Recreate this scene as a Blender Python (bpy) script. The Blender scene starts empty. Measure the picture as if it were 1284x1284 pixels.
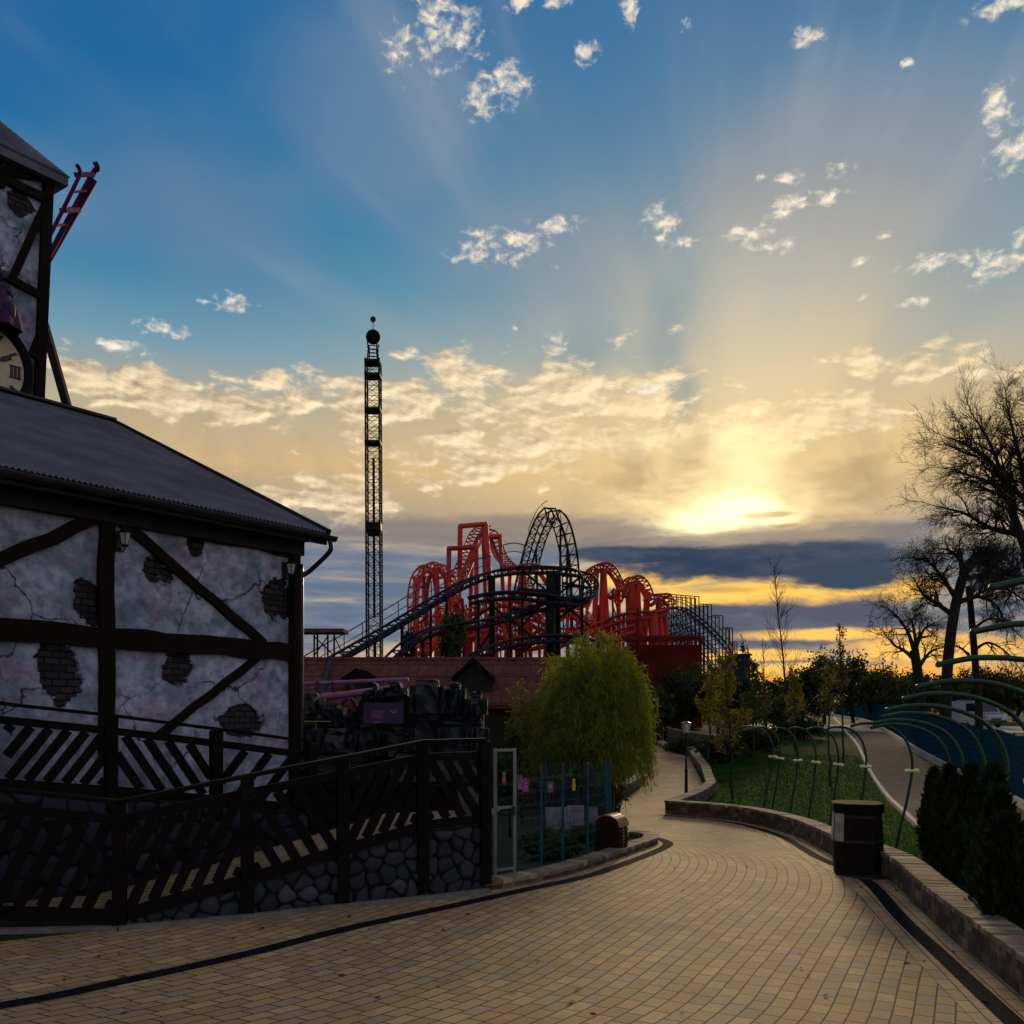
import bpy, bmesh, math, random
import numpy as np
from mathutils import Vector, Matrix
from mathutils.geometry import tessellate_polygon

SC = bpy.context.scene
COL = SC.collection
R = math.radians

# ------------------------------------------------------------------ camera
F, CX, CY, CAMZ = 1150.0, 642.0, 880.0, 2.5      # focal length / centre / horizon of the photograph
cam_d = bpy.data.cameras.new("camera")
cam = bpy.data.objects.new("camera", cam_d); COL.objects.link(cam)
cam.location = (0, 0, CAMZ)
cam.rotation_euler = (R(90), 0, 0)
cam_d.sensor_width = 36; cam_d.lens = 36 * F / 1284
cam_d.shift_y = (CY - 642) / 1284
cam_d.clip_end = 5000; cam_d.clip_start = 0.1
SC.camera = cam
SC.view_settings.view_transform = 'Standard'
SC.view_settings.look = 'None'
SC.view_settings.exposure = 0.25
SC.view_settings.gamma = 1.0
SC.cycles.use_denoising = True
SC.cycles.use_adaptive_sampling = True
SC.cycles.adaptive_threshold = 0.015
SC.cycles.adaptive_min_samples = 8
SC.cycles.max_bounces = 5
SC.cycles.diffuse_bounces = 3
SC.cycles.glossy_bounces = 2
SC.cycles.transparent_max_bounces = 8

SUN_AZ, SUN_EL = 13.6, 11.0                        # degrees right of straight ahead / above the horizon

# ------------------------------------------------------------------ node DSL
class S:
    """a socket with arithmetic"""
    def __init__(s, nt, sock): s.nt, s.k = nt, sock
    def _m(s, op, b=None, c=None, clamp=False):
        n = s.nt.nodes.new('ShaderNodeMath'); n.operation = op; n.use_clamp = clamp
        for i, v in enumerate((s, b, c)):
            if v is None: continue
            if isinstance(v, S): s.nt.links.new(v.k, n.inputs[i])
            else: n.inputs[i].default_value = v
        return S(s.nt, n.outputs[0])
    def __add__(s, b): return s._m('ADD', b)
    def __radd__(s, b): return s._m('ADD', b)
    def __sub__(s, b): return s._m('SUBTRACT', b)
    def __rsub__(s, b): return (s * -1.0) + b
    def __mul__(s, b): return s._m('MULTIPLY', b)
    def __rmul__(s, b): return s._m('MULTIPLY', b)
    def __truediv__(s, b): return s._m('DIVIDE', b)
    def max(s, b): return s._m('MAXIMUM', b)
    def min(s, b): return s._m('MINIMUM', b)
    def pow(s, b): return s._m('POWER', b)
    def abs(s): return s._m('ABSOLUTE')
    def clamp(s): return s._m('ADD', 0.0, clamp=True)
    def exp(s): return s._m('EXPONENT')
    def gauss(s): return ((s * s) * -1.0).exp()
    def step(s, a, b):                              # smoothstep from a to b
        n = s.nt.nodes.new('ShaderNodeMapRange'); n.interpolation_type = 'SMOOTHSTEP'
        s.nt.links.new(s.k, n.inputs[0]); n.inputs[1].default_value = a; n.inputs[2].default_value = b
        return S(s.nt, n.outputs[0])

def xyz(nt, x, y, z):
    n = nt.nodes.new('ShaderNodeCombineXYZ')
    for i, v in enumerate((x, y, z)):
        if isinstance(v, S): nt.links.new(v.k, n.inputs[i])
        else: n.inputs[i].default_value = v
    return S(nt, n.outputs[0])
def sep(nt, v):
    n = nt.nodes.new('ShaderNodeSeparateXYZ'); nt.links.new(v.k, n.inputs[0])
    return [S(nt, n.outputs[i]) for i in range(3)]
def noise(nt, v, scale=1.0, detail=4.0, rough=0.55, dist=0.0, out=0):
    n = nt.nodes.new('ShaderNodeTexNoise'); n.inputs['Scale'].default_value = scale
    n.inputs['Detail'].default_value = detail; n.inputs['Roughness'].default_value = rough
    n.inputs['Distortion'].default_value = dist
    if v is not None: nt.links.new(v.k, n.inputs['Vector'])
    return S(nt, n.outputs[out])
def mixc(nt, f, a, b, mode='MIX'):
    n = nt.nodes.new('ShaderNodeMix'); n.data_type = 'RGBA'; n.blend_type = mode
    for i, v in ((0, f), (6, a), (7, b)):
        if isinstance(v, S): nt.links.new(v.k, n.inputs[i])
        elif isinstance(v, (int, float)): n.inputs[i].default_value = v
        else: n.inputs[i].default_value = (*v[:3], 1)
    return S(nt, n.outputs[2])
def ramp(nt, f, stops, interp='LINEAR'):
    n = nt.nodes.new('ShaderNodeValToRGB'); cr = n.color_ramp; cr.interpolation = interp
    nt.links.new(f.k, n.inputs[0])
    while len(cr.elements) < len(stops): cr.elements.new(0.5)
    for e, (p, c) in zip(cr.elements, stops):
        e.position = p; e.color = (*c[:3], 1) if not isinstance(c, (int, float)) else (c, c, c, 1)
    return S(nt, n.outputs[0])

# ------------------------------------------------------------------ world: evening sky with clouds
def azel(px, py):
    a = (px - CX) / F; b = (CY - py) / F
    az = math.atan(a)
    return math.degrees(az), math.degrees(math.atan(b * math.cos(az)))

W = bpy.data.worlds.new("World"); SC.world = W; W.use_nodes = True
def build_sky():
    nt = W.node_tree; nt.nodes.clear()
    out = nt.nodes.new('ShaderNodeOutputWorld'); bg = nt.nodes.new('ShaderNodeBackground')
    nt.links.new(bg.outputs[0], out.inputs[0])
    tc = nt.nodes.new('ShaderNodeTexCoord')
    d = S(nt, tc.outputs['Generated'])
    sky = nt.nodes.new('ShaderNodeTexSky'); sky.sky_type = 'NISHITA'; sky.sun_disc = False
    sky.sun_elevation = R(SUN_EL); sky.sun_rotation = R(SUN_AZ); sky.dust_density = 2.0
    nish = S(nt, sky.outputs[0])
    x, y, z = sep(nt, d)
    A = x._m('ARCTAN2', y) * 57.29578
    E = z._m('ARCSINE') * 57.29578
    big = noise(nt, xyz(nt, A * 0.06, E * 0.09, 3.1), 1.0, 3.0, 0.5)             # broad veil
    def vec(op, *a):
        n = nt.nodes.new('ShaderNodeVectorMath'); n.operation = op
        for i, v in enumerate(a):
            if isinstance(v, S): nt.links.new(v.k, n.inputs[i])
            else: n.inputs[i].default_value = v
        return S(nt, n.outputs[0])
    A3, E3 = xyz(nt, A, A, A), xyz(nt, E, E, E)
    def emask(lst):
        """1 at the middle of the nearest soft ellipse, 0 on its rim, negative outside; three ellipses per node"""
        m = None; k = F * math.pi / 180
        for q in range(0, len(lst), 3):
            t = (lst[q:q + 3] + [lst[q]] * 3)[:3]
            ae = [azel(e[0], e[1]) for e in t]
            kw = [k / e[2] for e in t]; kh = [k / e[3] for e in t]
            u = vec('MULTIPLY_ADD', A3, kw, [-p[0] * w for p, w in zip(ae, kw)])
            v = vec('MULTIPLY_ADD', E3, kh, [-p[1] * w for p, w in zip(ae, kh)])
            r = vec('MULTIPLY_ADD', u, u, vec('MULTIPLY', v, v))
            m = r if m is None else vec('MINIMUM', m, r)
        a, b, c = sep(nt, m)
        return (1.0 - a.min(b).min(c)._m('SQRT')).max(-1.0)
    # --- clear-sky gradient (linear light)
    g = ramp(nt, E / 60.0, [
        (0.0, (.50, .30, .11)), (.04, (.30, .24, .19)), (.085, (.125, .17, .25)), (.15, (.17, .20, .26)),
        (.19, (.27, .235, .20)), (.235, (.56, .39, .195)), (.29, (.37, .335, .245)), (.335, (.155, .285, .36)),
        (.40, (.045, .215, .345)), (.50, (.022, .165, .315)), (.60, (.008, .125, .290)),
        (.72, (.002, .092, .265)), (1.0, (.006, .070, .225))])
    # deeper blue high on the left, greyer high on the right
    left = (A * -1.0).step(2.0, 26.0) * E.step(18.0, 34.0)
    g = mixc(nt, left * 0.75, g, (.001, .095, .280))
    veil = (emask([(250, 250, 240, 130), (470, 170, 200, 130), (660, 300, 240, 110), (90, 260, 160, 90), (1100, 190, 260, 120)]) * 0.9 + (big - 0.5) * 1.6).step(-0.1, 0.75)
    g = mixc(nt, veil * 0.60, g, (.125, .205, .315))
    rightv = A.step(2.0, 24.0) * E.step(14.0, 20.0) * (1.0 - E.step(24.0, 36.0))
    g = mixc(nt, rightv * 0.28, g, (.30, .32, .32))
    # --- light around the sun
    dA = A - SUN_AZ * 0.985; dE = E - 11.6
    s2 = (dA * dA * 0.62 + dE * dE)
    phi = dE._m('ARCTAN2', dA)
    ray = noise(nt, xyz(nt, phi * 2.1, s2._m('SQRT') * 0.03, 8.6), 1.0, 2.0, 0.5).step(0.30, 0.70)
    fan = dE.step(0.0, 5.0)
    wide = (s2 * -0.0052).exp()
    g = mixc(nt, (wide * (0.78 + (ray - 0.5) * fan * 0.60)).clamp(), g, (.74, .52, .235))
    up = ((dA - dE * 0.05) / (4.4 + 0.17 * E)).gauss() * dE.step(-0.5, 2.0) * (1.0 - dE.step(5.0, 18.0))
    g = mixc(nt, (up * (0.58 + (ray - 0.4) * 0.65)).clamp() * (0.52 + big * 0.5), g, mixc(nt, dE.step(2.0, 14.0), (.78, .60, .32), (.47, .48, .43)))
    # fine streaks fanning out through the blue, and a clear blue gap left of the column
    fs = noise(nt, xyz(nt, phi * 7.0, s2._m('SQRT') * 0.05, 4.2), 1.0, 3.0, 0.55).step(0.44, 0.72)
    g = mixc(nt, fs * E.step(13.0, 19.0) * big.step(0.30, 0.60) * 0.22, g, (.36, .37, .37))
    gap = emask([(838, 430, 46, 60), (862, 486, 30, 40), (840, 400, 40, 60), (730, 440, 60, 46)])
    g = mixc(nt, (gap + (big - 0.5) * 1.2).step(-0.2, 0.9) * 0.50, g, (.13, .235, .30))

    # --- broken altocumulus field
    cn = noise(nt, xyz(nt, A * 0.38, E * 0.80, 1.7), 1.0, 6.0, 0.54, 0.15)
    cn2 = noise(nt, xyz(nt, A * 0.38 + 0.08, E * 0.80 - 0.20, 1.7), 1.0, 6.0, 0.54, 0.15)
    field = emask([(150, 478, 120, 34), (320, 508, 190, 34), (480, 510, 210, 38), (640, 500, 190, 55), (770, 510, 150, 60),
                   (420, 625, 110, 42), (1010, 520, 130, 35), (600, 560, 200, 50), (870, 545, 150, 50),
                   (1140, 455, 75, 30), (1240, 470, 60, 10)])
    dens = (field * 0.75 + (cn - 0.50) * 3.0 - 0.08).step(0.0, 0.48)
    lit = ((cn - cn2) * 3.6 + 0.50).clamp()
    near = (s2 * -0.012).exp()
    ccol = mixc(nt, lit, (.34, .26, .17), (.98, .78, .50))
    ccol = mixc(nt, near * 0.7, ccol, (1.05, .80, .42))
    g = mixc(nt, dens * 0.88, g, ccol)
    # dusky curtains under the field
    cur = noise(nt, xyz(nt, A * 0.33 + E * 0.12, E * 0.16, 5.5), 1.0, 4.0, 0.55).step(0.46, 0.68)
    cband = E.step(9.5, 12.0) * (1.0 - E.step(15.0, 17.5)) * (1.0 - ((A - 15.5) / 3.4).gauss()) * (1.0 - A.step(22.0, 27.0))
    g = mixc(nt, cur * cband * 0.55, g, (.42, .31, .19))

    smu = emask([(862, 585, 46, 44), (835, 628, 60, 26), (790, 600, 50, 40), (1060, 600, 70, 40), (1000, 655, 90, 10)])
    g = mixc(nt, (smu + (cn - 0.5) * 2.2).step(0.0, 0.9) * 0.55, g, (.40, .28, .14))

    # --- small bright puffs higher up
    puffs = [(500, 58, 17, 26), (545, 28, 24, 36), (575, 45, 34, 22), (604, 122, 20, 20), (632, 104, 30, 20),
             (737, 68, 15, 10), (652, 2, 18, 9), (695, 2, 16, 7), (790, 16, 12, 16), (860, 30, 8, 6), (1012, 47, 18, 8), (1135, 82, 7, 5),
             (1251, 138, 14, 24), (1270, 184, 26, 22), (1262, 6, 34, 9), (610, 318, 52, 13), (655, 300, 34, 14), (690, 284, 34, 9), (605, 292, 26, 7), (722, 276, 10, 5), (694, 333, 8, 4),
             (832, 284, 22, 20), (850, 304, 30, 9), (940, 293, 26, 9), (970, 308, 28, 8), (987, 223, 14, 7), (994, 253, 20, 8), (984, 268, 18, 6), (953, 222, 7, 4),
             (1053, 212, 14, 8), (1040, 248, 22, 7), (1170, 330, 42, 9), (1245, 330, 38, 12), (1278, 300, 11, 9), (1150, 380, 20, 7), (1225, 358, 14, 5), (1080, 374, 11, 4), (1110, 296, 10, 4), (1074, 330, 16, 5),
             (291, 380, 22, 10), (258, 378, 8, 4), (203, 413, 30, 9), (145, 435, 30, 7), (130, 430, 14, 5), (700, 430, 16, 12), (698, 437, 18, 6), (520, 440, 7, 4), (645, 412, 7, 4), (815, 488, 34, 8)]
    pm = emask([(a, b, c * 1.30, d * 1.30) for a, b, c, d in puffs])
    pn = noise(nt, xyz(nt, A * 1.0, E * 1.45, 9.3), 1.15, 5.0, 0.58, 0.3)
    pn2 = noise(nt, xyz(nt, A * 1.0 + .12, E * 1.45 - .30, 9.3), 1.15, 5.0, 0.58, 0.3)
    pd = (pm * 0.72 + (pn - 0.55) * 2.5).step(-0.05, 0.80)
    pl = ((pn - pn2) * 2.6 + 0.60).clamp()
    pc = mixc(nt, pl, (.44, .42, .42), (.92, .80, .60))
    g = mixc(nt, pd * pm.step(-0.35, 0.25) * 0.88, g, pc)

    # --- hot core
    cw = noise(nt, xyz(nt, A * 0.5, E * 1.6, 2.2), 1.0, 4.0, 0.55)
    col_ = emask([(926, 626, 62, 62), (938, 590, 48, 60), (905, 640, 120, 36)])
    g = mixc(nt, (col_ + (cw - 0.5) * 1.3).step(-0.5, 0.85) * 0.75, g, (1.12, .88, .46))
    core = emask([(905, 656, 90, 17), (870, 664, 60, 9), (925, 640, 50, 22)])
    g = mixc(nt, (core + (cw - 0.5) * 0.9).step(-0.35, 0.65), g, (1.7, 1.35, .68))

    # --- grey-blue streaks low on the left and along the horizon
    ln = noise(nt, xyz(nt, A * 0.11, E * 0.95, 4.4), 1.0, 5.0, 0.55, 0.25)
    lowband = E.step(0.5, 2.5) * (1.0 - E.step(9.3, 11.6))
    g = mixc(nt, lowband * ln.step(0.38, 0.62) * 0.85, g, (.085, .135, .215))
    g = mixc(nt, lowband * (1.0 - ln.step(0.30, 0.46)) * 0.75, g, (.62, .46, .27))
    bankn = noise(nt, xyz(nt, A * 0.30, E * 0.85, 7.7), 1.0, 6.0, 0.62)
    def bank(lst, col, lo, hi, k=0.8, f=1.0):
        nonlocal g
        m = (emask(lst) + (bankn - 0.5) * k).step(lo, hi)
        g = mixc(nt, m * f, g, col)
    bank([(980, 677, 230, 20), (820, 682, 120, 14), (640, 668, 260, 26)], (.20, .17, .16), -0.1, 0.5, 0.9, 0.75)
    bank([(960, 749, 185, 26), (1075, 742, 100, 22), (830, 724, 110, 16), (1010, 752, 100, 14)], (1.0, .58, .11), -0.15, 0.5, 1.3)
    bank([(1000, 785, 190, 36)], (.11, .115, .15), -0.2, 0.5, 1.2)
    bank([(1035, 795, 110, 9), (950, 822, 90, 8), (1180, 815, 120, 22), (900, 845, 40, 6), (1000, 838, 110, 8)], (.95, .53, .12), -0.15, 0.55, 1.5)
    bank([(955, 857, 90, 18), (1150, 850, 150, 20), (800, 862, 100, 10)], (.85, .40, .07), -0.1, 0.5, 0.7)
    bank([(945, 706, 220, 25), (1035, 705, 100, 30), (830, 697, 120, 15), (770, 692, 60, 8)], mixc(nt, bankn.step(.35, .7), (.026, .046, .085), (.062, .078, .112)), -0.10, 0.42, 1.3)
    bank([(1065, 722, 85, 20)], (.040, .060, .095), -0.05, 0.45, 1.2)
    bank([(985, 768, 60, 10), (1065, 770, 90, 14), (900, 766, 80, 10), (845, 780, 120, 20)], (.085, .092, .125), -0.15, 0.5, 1.3)
    bank([(960, 646, 40, 4), (985, 659, 26, 4), (1100, 748, 24, 4), (905, 740, 60, 6)], (.30, .19, .08), -0.1, 0.7, 1.6, 0.55)
    # unseen half of the sky behind the camera, brightened to lift facing walls
    back = y.step(0.15, -0.45)
    g = mixc(nt, (A.abs()).step(50.0, 115.0), g, mixc(nt, E.step(2.0, 40.0), (.45, .43, .47), (.145, .19, .29)))
    g = mixc(nt, E.step(40.0, 58.0), g, (.34, .285, .235))  # unseen overhead sky, made cream and brighter to light the ground
    g = mixc(nt, E.step(0.0, -2.0), g, (.06, .055, .045))
    # the physical sky under the clouds, the rest of the light through them
    tint = nt.nodes.new('ShaderNodeVectorMath'); tint.operation = 'SCALE'
    nt.links.new(g.k, tint.inputs[0]); tint.inputs['Scale'].default_value = 10.0
    fin = mixc(nt, 1.0 - E.step(26.0, 70.0) * 0.5, nish, S(nt, tint.outputs[0]))
    nt.links.new(fin.k, bg.inputs[0]); bg.inputs[1].default_value = 0.10
build_sky()
W.cycles.sampling_method = 'MANUAL'; W.cycles.sample_map_resolution = 512

sun_d = bpy.data.lights.new("sun", 'SUN'); sun = bpy.data.objects.new("sun", sun_d); COL.objects.link(sun)
sun_d.energy = 2.0; sun_d.angle = R(10); sun_d.color = (1.0, .74, .42)
sv = Vector((math.sin(R(SUN_AZ)) * math.cos(R(SUN_EL)), math.cos(R(SUN_AZ)) * math.cos(R(SUN_EL)), math.sin(R(SUN_EL))))
sun.rotation_euler = sv.to_track_quat('Z', 'Y').to_euler()
sun.location = (20, 60, 60)

# ------------------------------------------------------------------ ground profile and pixel -> place helpers
_K = [(-60, 2.5), (12, 2.5), (14, 2.53), (16, 2.66), (20, 2.86), (25, 3.02), (30, 3.2), (34, 3.05), (40, 2.6), (45, 2.2), (50, 2.1), (60, 2.1), (3000, 2.1)]
KNOTS = [float(k) for k in range(-20, 61)]
def _drop(Y):
    for (a, u), (b, v) in zip(_K, _K[1:]):
        if a <= Y <= b:
            t = (Y - a) / (b - a)
            return u + (v - u) * t
    return 2.1
_ZK = {k: 2.5 - sum(_drop(k + q * 0.5) for q in (-3, -2, -1, 0, 1, 2, 3)) / 7 for k in range(-22, 63)}
def zg(Y):
    """height of the ground, piecewise linear between whole metres"""
    if Y < -20 or Y > 60: return _ZK[-20] if Y < 0 else _ZK[60]
    k = math.floor(Y); t = Y - k
    return _ZK[k] * (1 - t) + _ZK[k + 1] * t
def P(px, py, Y): return Vector(((px - CX) / F * Y, Y, CAMZ - (py - CY) / F * Y))
def G(px, py):
    """where the sight line of a photo point meets the ground"""
    a = (px - CX) / F; b = (py - CY) / F
    Y = 3.0; prev = CAMZ - b * Y - zg(Y)
    while Y < 400:
        Y2 = Y * 1.004; cur = CAMZ - b * Y2 - zg(Y2)
        if cur <= 0:
            t = prev / (prev - cur); Y = Y + (Y2 - Y) * t
            return Vector((a * Y, Y, zg(Y)))
        Y, prev = Y2, cur
    return Vector((a * 400, 400, zg(400)))
def lerp(a, b, t): return a + (b - a) * t
def at_x(X, Y): return Vector((X, Y, zg(Y)))

def catmull(pts, n=8):
    pts = [Vector(p) for p in pts]
    if len(pts) < 3: return pts
    q = [pts[0] * 2 - pts[1]] + pts + [pts[-1] * 2 - pts[-2]]
    out = []
    for i in range(1, len(q) - 2):
        p0, p1, p2, p3 = q[i - 1:i + 3]
        for k in range(n):
            t = k / n
            out.append(0.5 * ((2 * p1) + (p2 - p0) * t + (2 * p0 - 5 * p1 + 4 * p2 - p3) * t * t + (3 * p1 - p0 - 3 * p2 + p3) * t ** 3))
    out.append(pts[-1]); return out
def resample(pts, step):
    out = [pts[0]]; acc = 0.0
    for a, b in zip(pts, pts[1:]):
        L = (b - a).length
        if L < 1e-9: continue
        while acc + L >= step:
            t = (step - acc) / L; a = a + (b - a) * t; out.append(a.copy()); L = (b - a).length; acc = 0.0
        acc += L
    return out

# ------------------------------------------------------------------ objects
def tag(o, label=None, cat=None, group=None, kind=None):
    if label: o['label'] = label
    if cat: o['category'] = cat
    if group: o['group'] = group
    if kind: o['kind'] = kind
    return o
def thing(name, loc, label, cat, group=None, rotz=0.0):
    o = bpy.data.objects.new(name, None); COL.objects.link(o); o.empty_display_size = 0.2
    o.location = loc; o.rotation_euler = (0, 0, rotz)
    return tag(o, label, cat, group)
def base_of(o):
    v = Vector((0, 0, 0))
    while o is not None:
        v += o.location; o = o.parent
    return v
def copy_tree(o, parent=None):
    c = o.copy(); COL.objects.link(c); c.parent = parent
    for ch in [x for x in COL.objects if x.parent == o]: copy_tree(ch, c)
    return c
def from_arrays(name, verts, faces, mat, parent=None, smooth=False, local=False, origin=None):
    """numpy verts (n,3), faces (m,k) of equal size -> one mesh object"""
    me = bpy.data.meshes.new(name)
    off = Vector((0, 0, 0))
    if not local:
        off = base_of(parent) if parent else Vector(origin or (0, 0, 0))
    v = np.asarray(verts, dtype=np.float32) - np.array(off, dtype=np.float32)
    f = np.asarray(faces, dtype=np.int32); m, k = f.shape
    me.vertices.add(len(v)); me.vertices.foreach_set('co', v.ravel())
    me.loops.add(m * k); me.loops.foreach_set('vertex_index', f.ravel())
    me.polygons.add(m); me.polygons.foreach_set('loop_start', np.arange(m, dtype=np.int32) * k)
    me.polygons.foreach_set('loop_total', np.full(m, k, dtype=np.int32))
    if smooth: me.polygons.foreach_set('use_smooth', np.ones(m, dtype=bool))
    me.update(calc_edges=True); me.validate()
    o = bpy.data.objects.new(name, me); COL.objects.link(o)
    if parent: o.parent = parent
    elif not local: o.location = off
    me.materials.append(mat)
    return o

class MB:
    """collects shapes for ONE mesh object"""
    def __init__(s): s.v, s.f, s.sm = [], [], []
    def add(s, vs, fs, smooth=False):
        b = len(s.v); s.v += [Vector(p) for p in vs]
        for f in fs: s.f.append([b + i for i in f]); s.sm.append(smooth)
    def box(s, c, size, rot=None):
        h = [q / 2 for q in size]; c = Vector(c)
        vs = [Vector((sx * h[0], sy * h[1], sz * h[2])) for sx in (-1, 1) for sy in (-1, 1) for sz in (-1, 1)]
        if rot is not None: vs = [rot @ p for p in vs]
        s.add([c + p for p in vs], [(0, 1, 3, 2), (4, 6, 7, 5), (0, 4, 5, 1), (2, 3, 7, 6), (0, 2, 6, 4), (1, 5, 7, 3)])
    def bbox(s, c, size, bev=0.01, rot=None):
        """box with chamfered edges"""
        bm = bmesh.new(); bmesh.ops.create_cube(bm, size=1.0)
        for v in bm.verts: v.co = Vector((v.co.x * size[0], v.co.y * size[1], v.co.z * size[2]))
        bmesh.ops.bevel(bm, geom=bm.edges[:], offset=min(bev, min(size) * 0.45), segments=2, affect='EDGES', profile=0.5)
        bm.verts.index_update()
        vs = [v.co.copy() for v in bm.verts]
        if rot is not None: vs = [rot @ p for p in vs]
        s.add([Vector(c) + p for p in vs], [[v.index for v in f.verts] for f in bm.faces]); bm.free()
    def bar(s, a, b, w, h, up=(0, 0, 1)):
        """rectangular beam from a to b: w sideways, h along up"""
        a, b = Vector(a), Vector(b); d = b - a
        if d.length < 1e-6: return
        d.normalize(); u = Vector(up)
        sd = d.cross(u)
        if sd.length < 1e-4: sd = d.cross(Vector((1, 0, 0)))
        sd.normalize(); u = sd.cross(d).normalized()
        o = [(-1, -1), (1, -1), (1, 1), (-1, 1)]
        vs = [p + sd * (x * w / 2) + u * (y * h / 2) for p in (a, b) for x, y in o]
        s.add(vs, [(3, 2, 1, 0), (4, 5, 6, 7)] + [(i, (i + 1) % 4, 4 + (i + 1) % 4, 4 + i) for i in range(4)])
    def tube(s, pts, r, n=8, cap=True, smooth=True):
        pts = [Vector(p) for p in pts]
        if len(pts) < 2: return
        rs = r if isinstance(r, (list, tuple)) else [r] * len(pts)
        ref = None; rings = []
        for i, p in enumerate(pts):
            d = (pts[min(i + 1, len(pts) - 1)] - pts[max(i - 1, 0)])
            if d.length < 1e-9: d = Vector((0, 0, 1))
            d.normalize()
            if ref is None: ref = d.orthogonal().normalized()
            ref = ref - d * ref.dot(d)
            if ref.length < 1e-5: ref = d.orthogonal()
            ref.normalize(); q = d.cross(ref)
            rings.append([p + (ref * math.cos(k * math.tau / n) + q * math.sin(k * math.tau / n)) * rs[i] for k in range(n)])
        fs = []
        for i in range(len(pts) - 1):
            for k in range(n):
                fs.append((i * n + k, i * n + (k + 1) % n, (i + 1) * n + (k + 1) % n, (i + 1) * n + k))
        s.add([p for g in rings for p in g], fs, smooth)
        if cap:
            s.add(rings[0], [list(range(n))[::-1]]); s.add(rings[-1], [list(range(n))])
    def lathe(s, c, prof, n=16, smooth=True, rot=None, cap=True):
        c = Vector(c); vs = []
        for (r, z) in prof:
            for k in range(n):
                p = Vector((r * math.cos(k * math.tau / n), r * math.sin(k * math.tau / n), z))
                vs.append(c + (rot @ p if rot is not None else p))
        fs = [(i * n + k, i * n + (k + 1) % n, (i + 1) * n + (k + 1) % n, (i + 1) * n + k) for i in range(len(prof) - 1) for k in range(n)]
        if cap and prof[0][0] > 1e-4: fs.append(list(range(n))[::-1])
        if cap and prof[-1][0] > 1e-4: fs.append([(len(prof) - 1) * n + k for k in range(n)])
        s.add(vs, fs, smooth)
    def ball(s, c, r, n=14, squash=(1, 1, 1)):
        prof = [(max(1e-5, math.sin(i * math.pi / n)), -math.cos(i * math.pi / n)) for i in range(n + 1)]
        b = len(s.v); s.lathe((0, 0, 0), prof, n * 2 if n < 10 else n + 6)
        for i in range(b, len(s.v)):
            p = s.v[i]; s.v[i] = Vector(c) + Vector((p.x * r * squash[0], p.y * r * squash[1], p.z * r * squash[2]))
    def prism(s, poly, ext):
        """closed flat polygon of 3-D points swept along ext"""
        ext = Vector(ext); n = len(poly); poly = [Vector(p) for p in poly]
        nr = Vector((0, 0, 0))
        for i in range(n): nr += poly[i].cross(poly[(i + 1) % n])
        if nr.dot(ext) > 0: poly = poly[::-1]
        s.add(poly + [p + ext for p in poly], [list(range(n)), [n + k for k in range(n)][::-1]] + [((i + 1) % n, i, n + i, n + (i + 1) % n) for i in range(n)])
    def strip(s, A, B):
        n = len(A); s.add(list(A) + list(B), [(i, i + 1, n + i + 1, n + i) for i in range(n - 1)])
    def build(s, name, mat, parent=None, local=False, origin=None):
        me = bpy.data.meshes.new(name)
        off = Vector((0, 0, 0))
        if not local: off = base_of(parent) if parent else Vector(origin or (0, 0, 0))
        me.from_pydata([tuple(p - off) for p in s.v], [], s.f); me.update()
        me.polygons.foreach_set('use_smooth', s.sm)
        o = bpy.data.objects.new(name, me); COL.objects.link(o)
        if parent: o.parent = parent
        elif not local: o.location = off
        me.materials.append(mat)
        return o

def sheet(name, poly, off, mat, kind='structure', solid=None):
    """a polygon of (x, y) laid on the ground profile, off metres above it"""
    pts = [Vector((p[0], p[1], 0)) for p in poly]
    bm = bmesh.new(); vs = [bm.verts.new(p) for p in pts]
    for t in tessellate_polygon([pts]): 
        try: bm.faces.new([vs[i] for i in t])
        except ValueError: pass
    lo, hi = min(p.y for p in pts), max(p.y for p in pts)
    for k in KNOTS:
        if lo < k < hi:
            bmesh.ops.bisect_plane(bm, geom=bm.verts[:] + bm.edges[:] + bm.faces[:], plane_co=(0, k, 0), plane_no=(0, 1, 0), dist=1e-5)
    for v in bm.verts: v.co.z = zg(v.co.y) + off
    bmesh.ops.recalc_face_normals(bm, faces=bm.faces[:])
    if sum(f.normal.z for f in bm.faces) < 0: bmesh.ops.reverse_faces(bm, faces=bm.faces[:])
    me = bpy.data.meshes.new(name); bm.to_mesh(me); bm.free()
    o = bpy.data.objects.new(name, me); COL.objects.link(o); me.materials.append(mat)
    if kind: o['kind'] = kind
    return o
def ribbon(pts, a, b):
    """polygon between two offsets (to the left of travel positive) of an (x, y) line"""
    L, Rr = [], []
    for i, p in enumerate(pts):
        d = (Vector(pts[min(i + 1, len(pts) - 1)]) - Vector(pts[max(i - 1, 0)])); d = Vector((d.x, d.y)).normalized()
        nrm = Vector((-d.y, d.x)); q = Vector((p[0], p[1]))
        L.append(q + nrm * a); Rr.append(q + nrm * b)
    return L, Rr
def ribbon_sheet(name, pts, a, b, off, mat, kind='structure'):
    L, Rr = ribbon(pts, a, b); mb = MB()
    top = lambda q: Vector((q.x, q.y, zg(q.y) + off))
    mb.strip([top(q) for q in L], [top(q) for q in Rr])
    o = mb.build(name, mat)
    if kind: o['kind'] = kind
    return o

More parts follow.
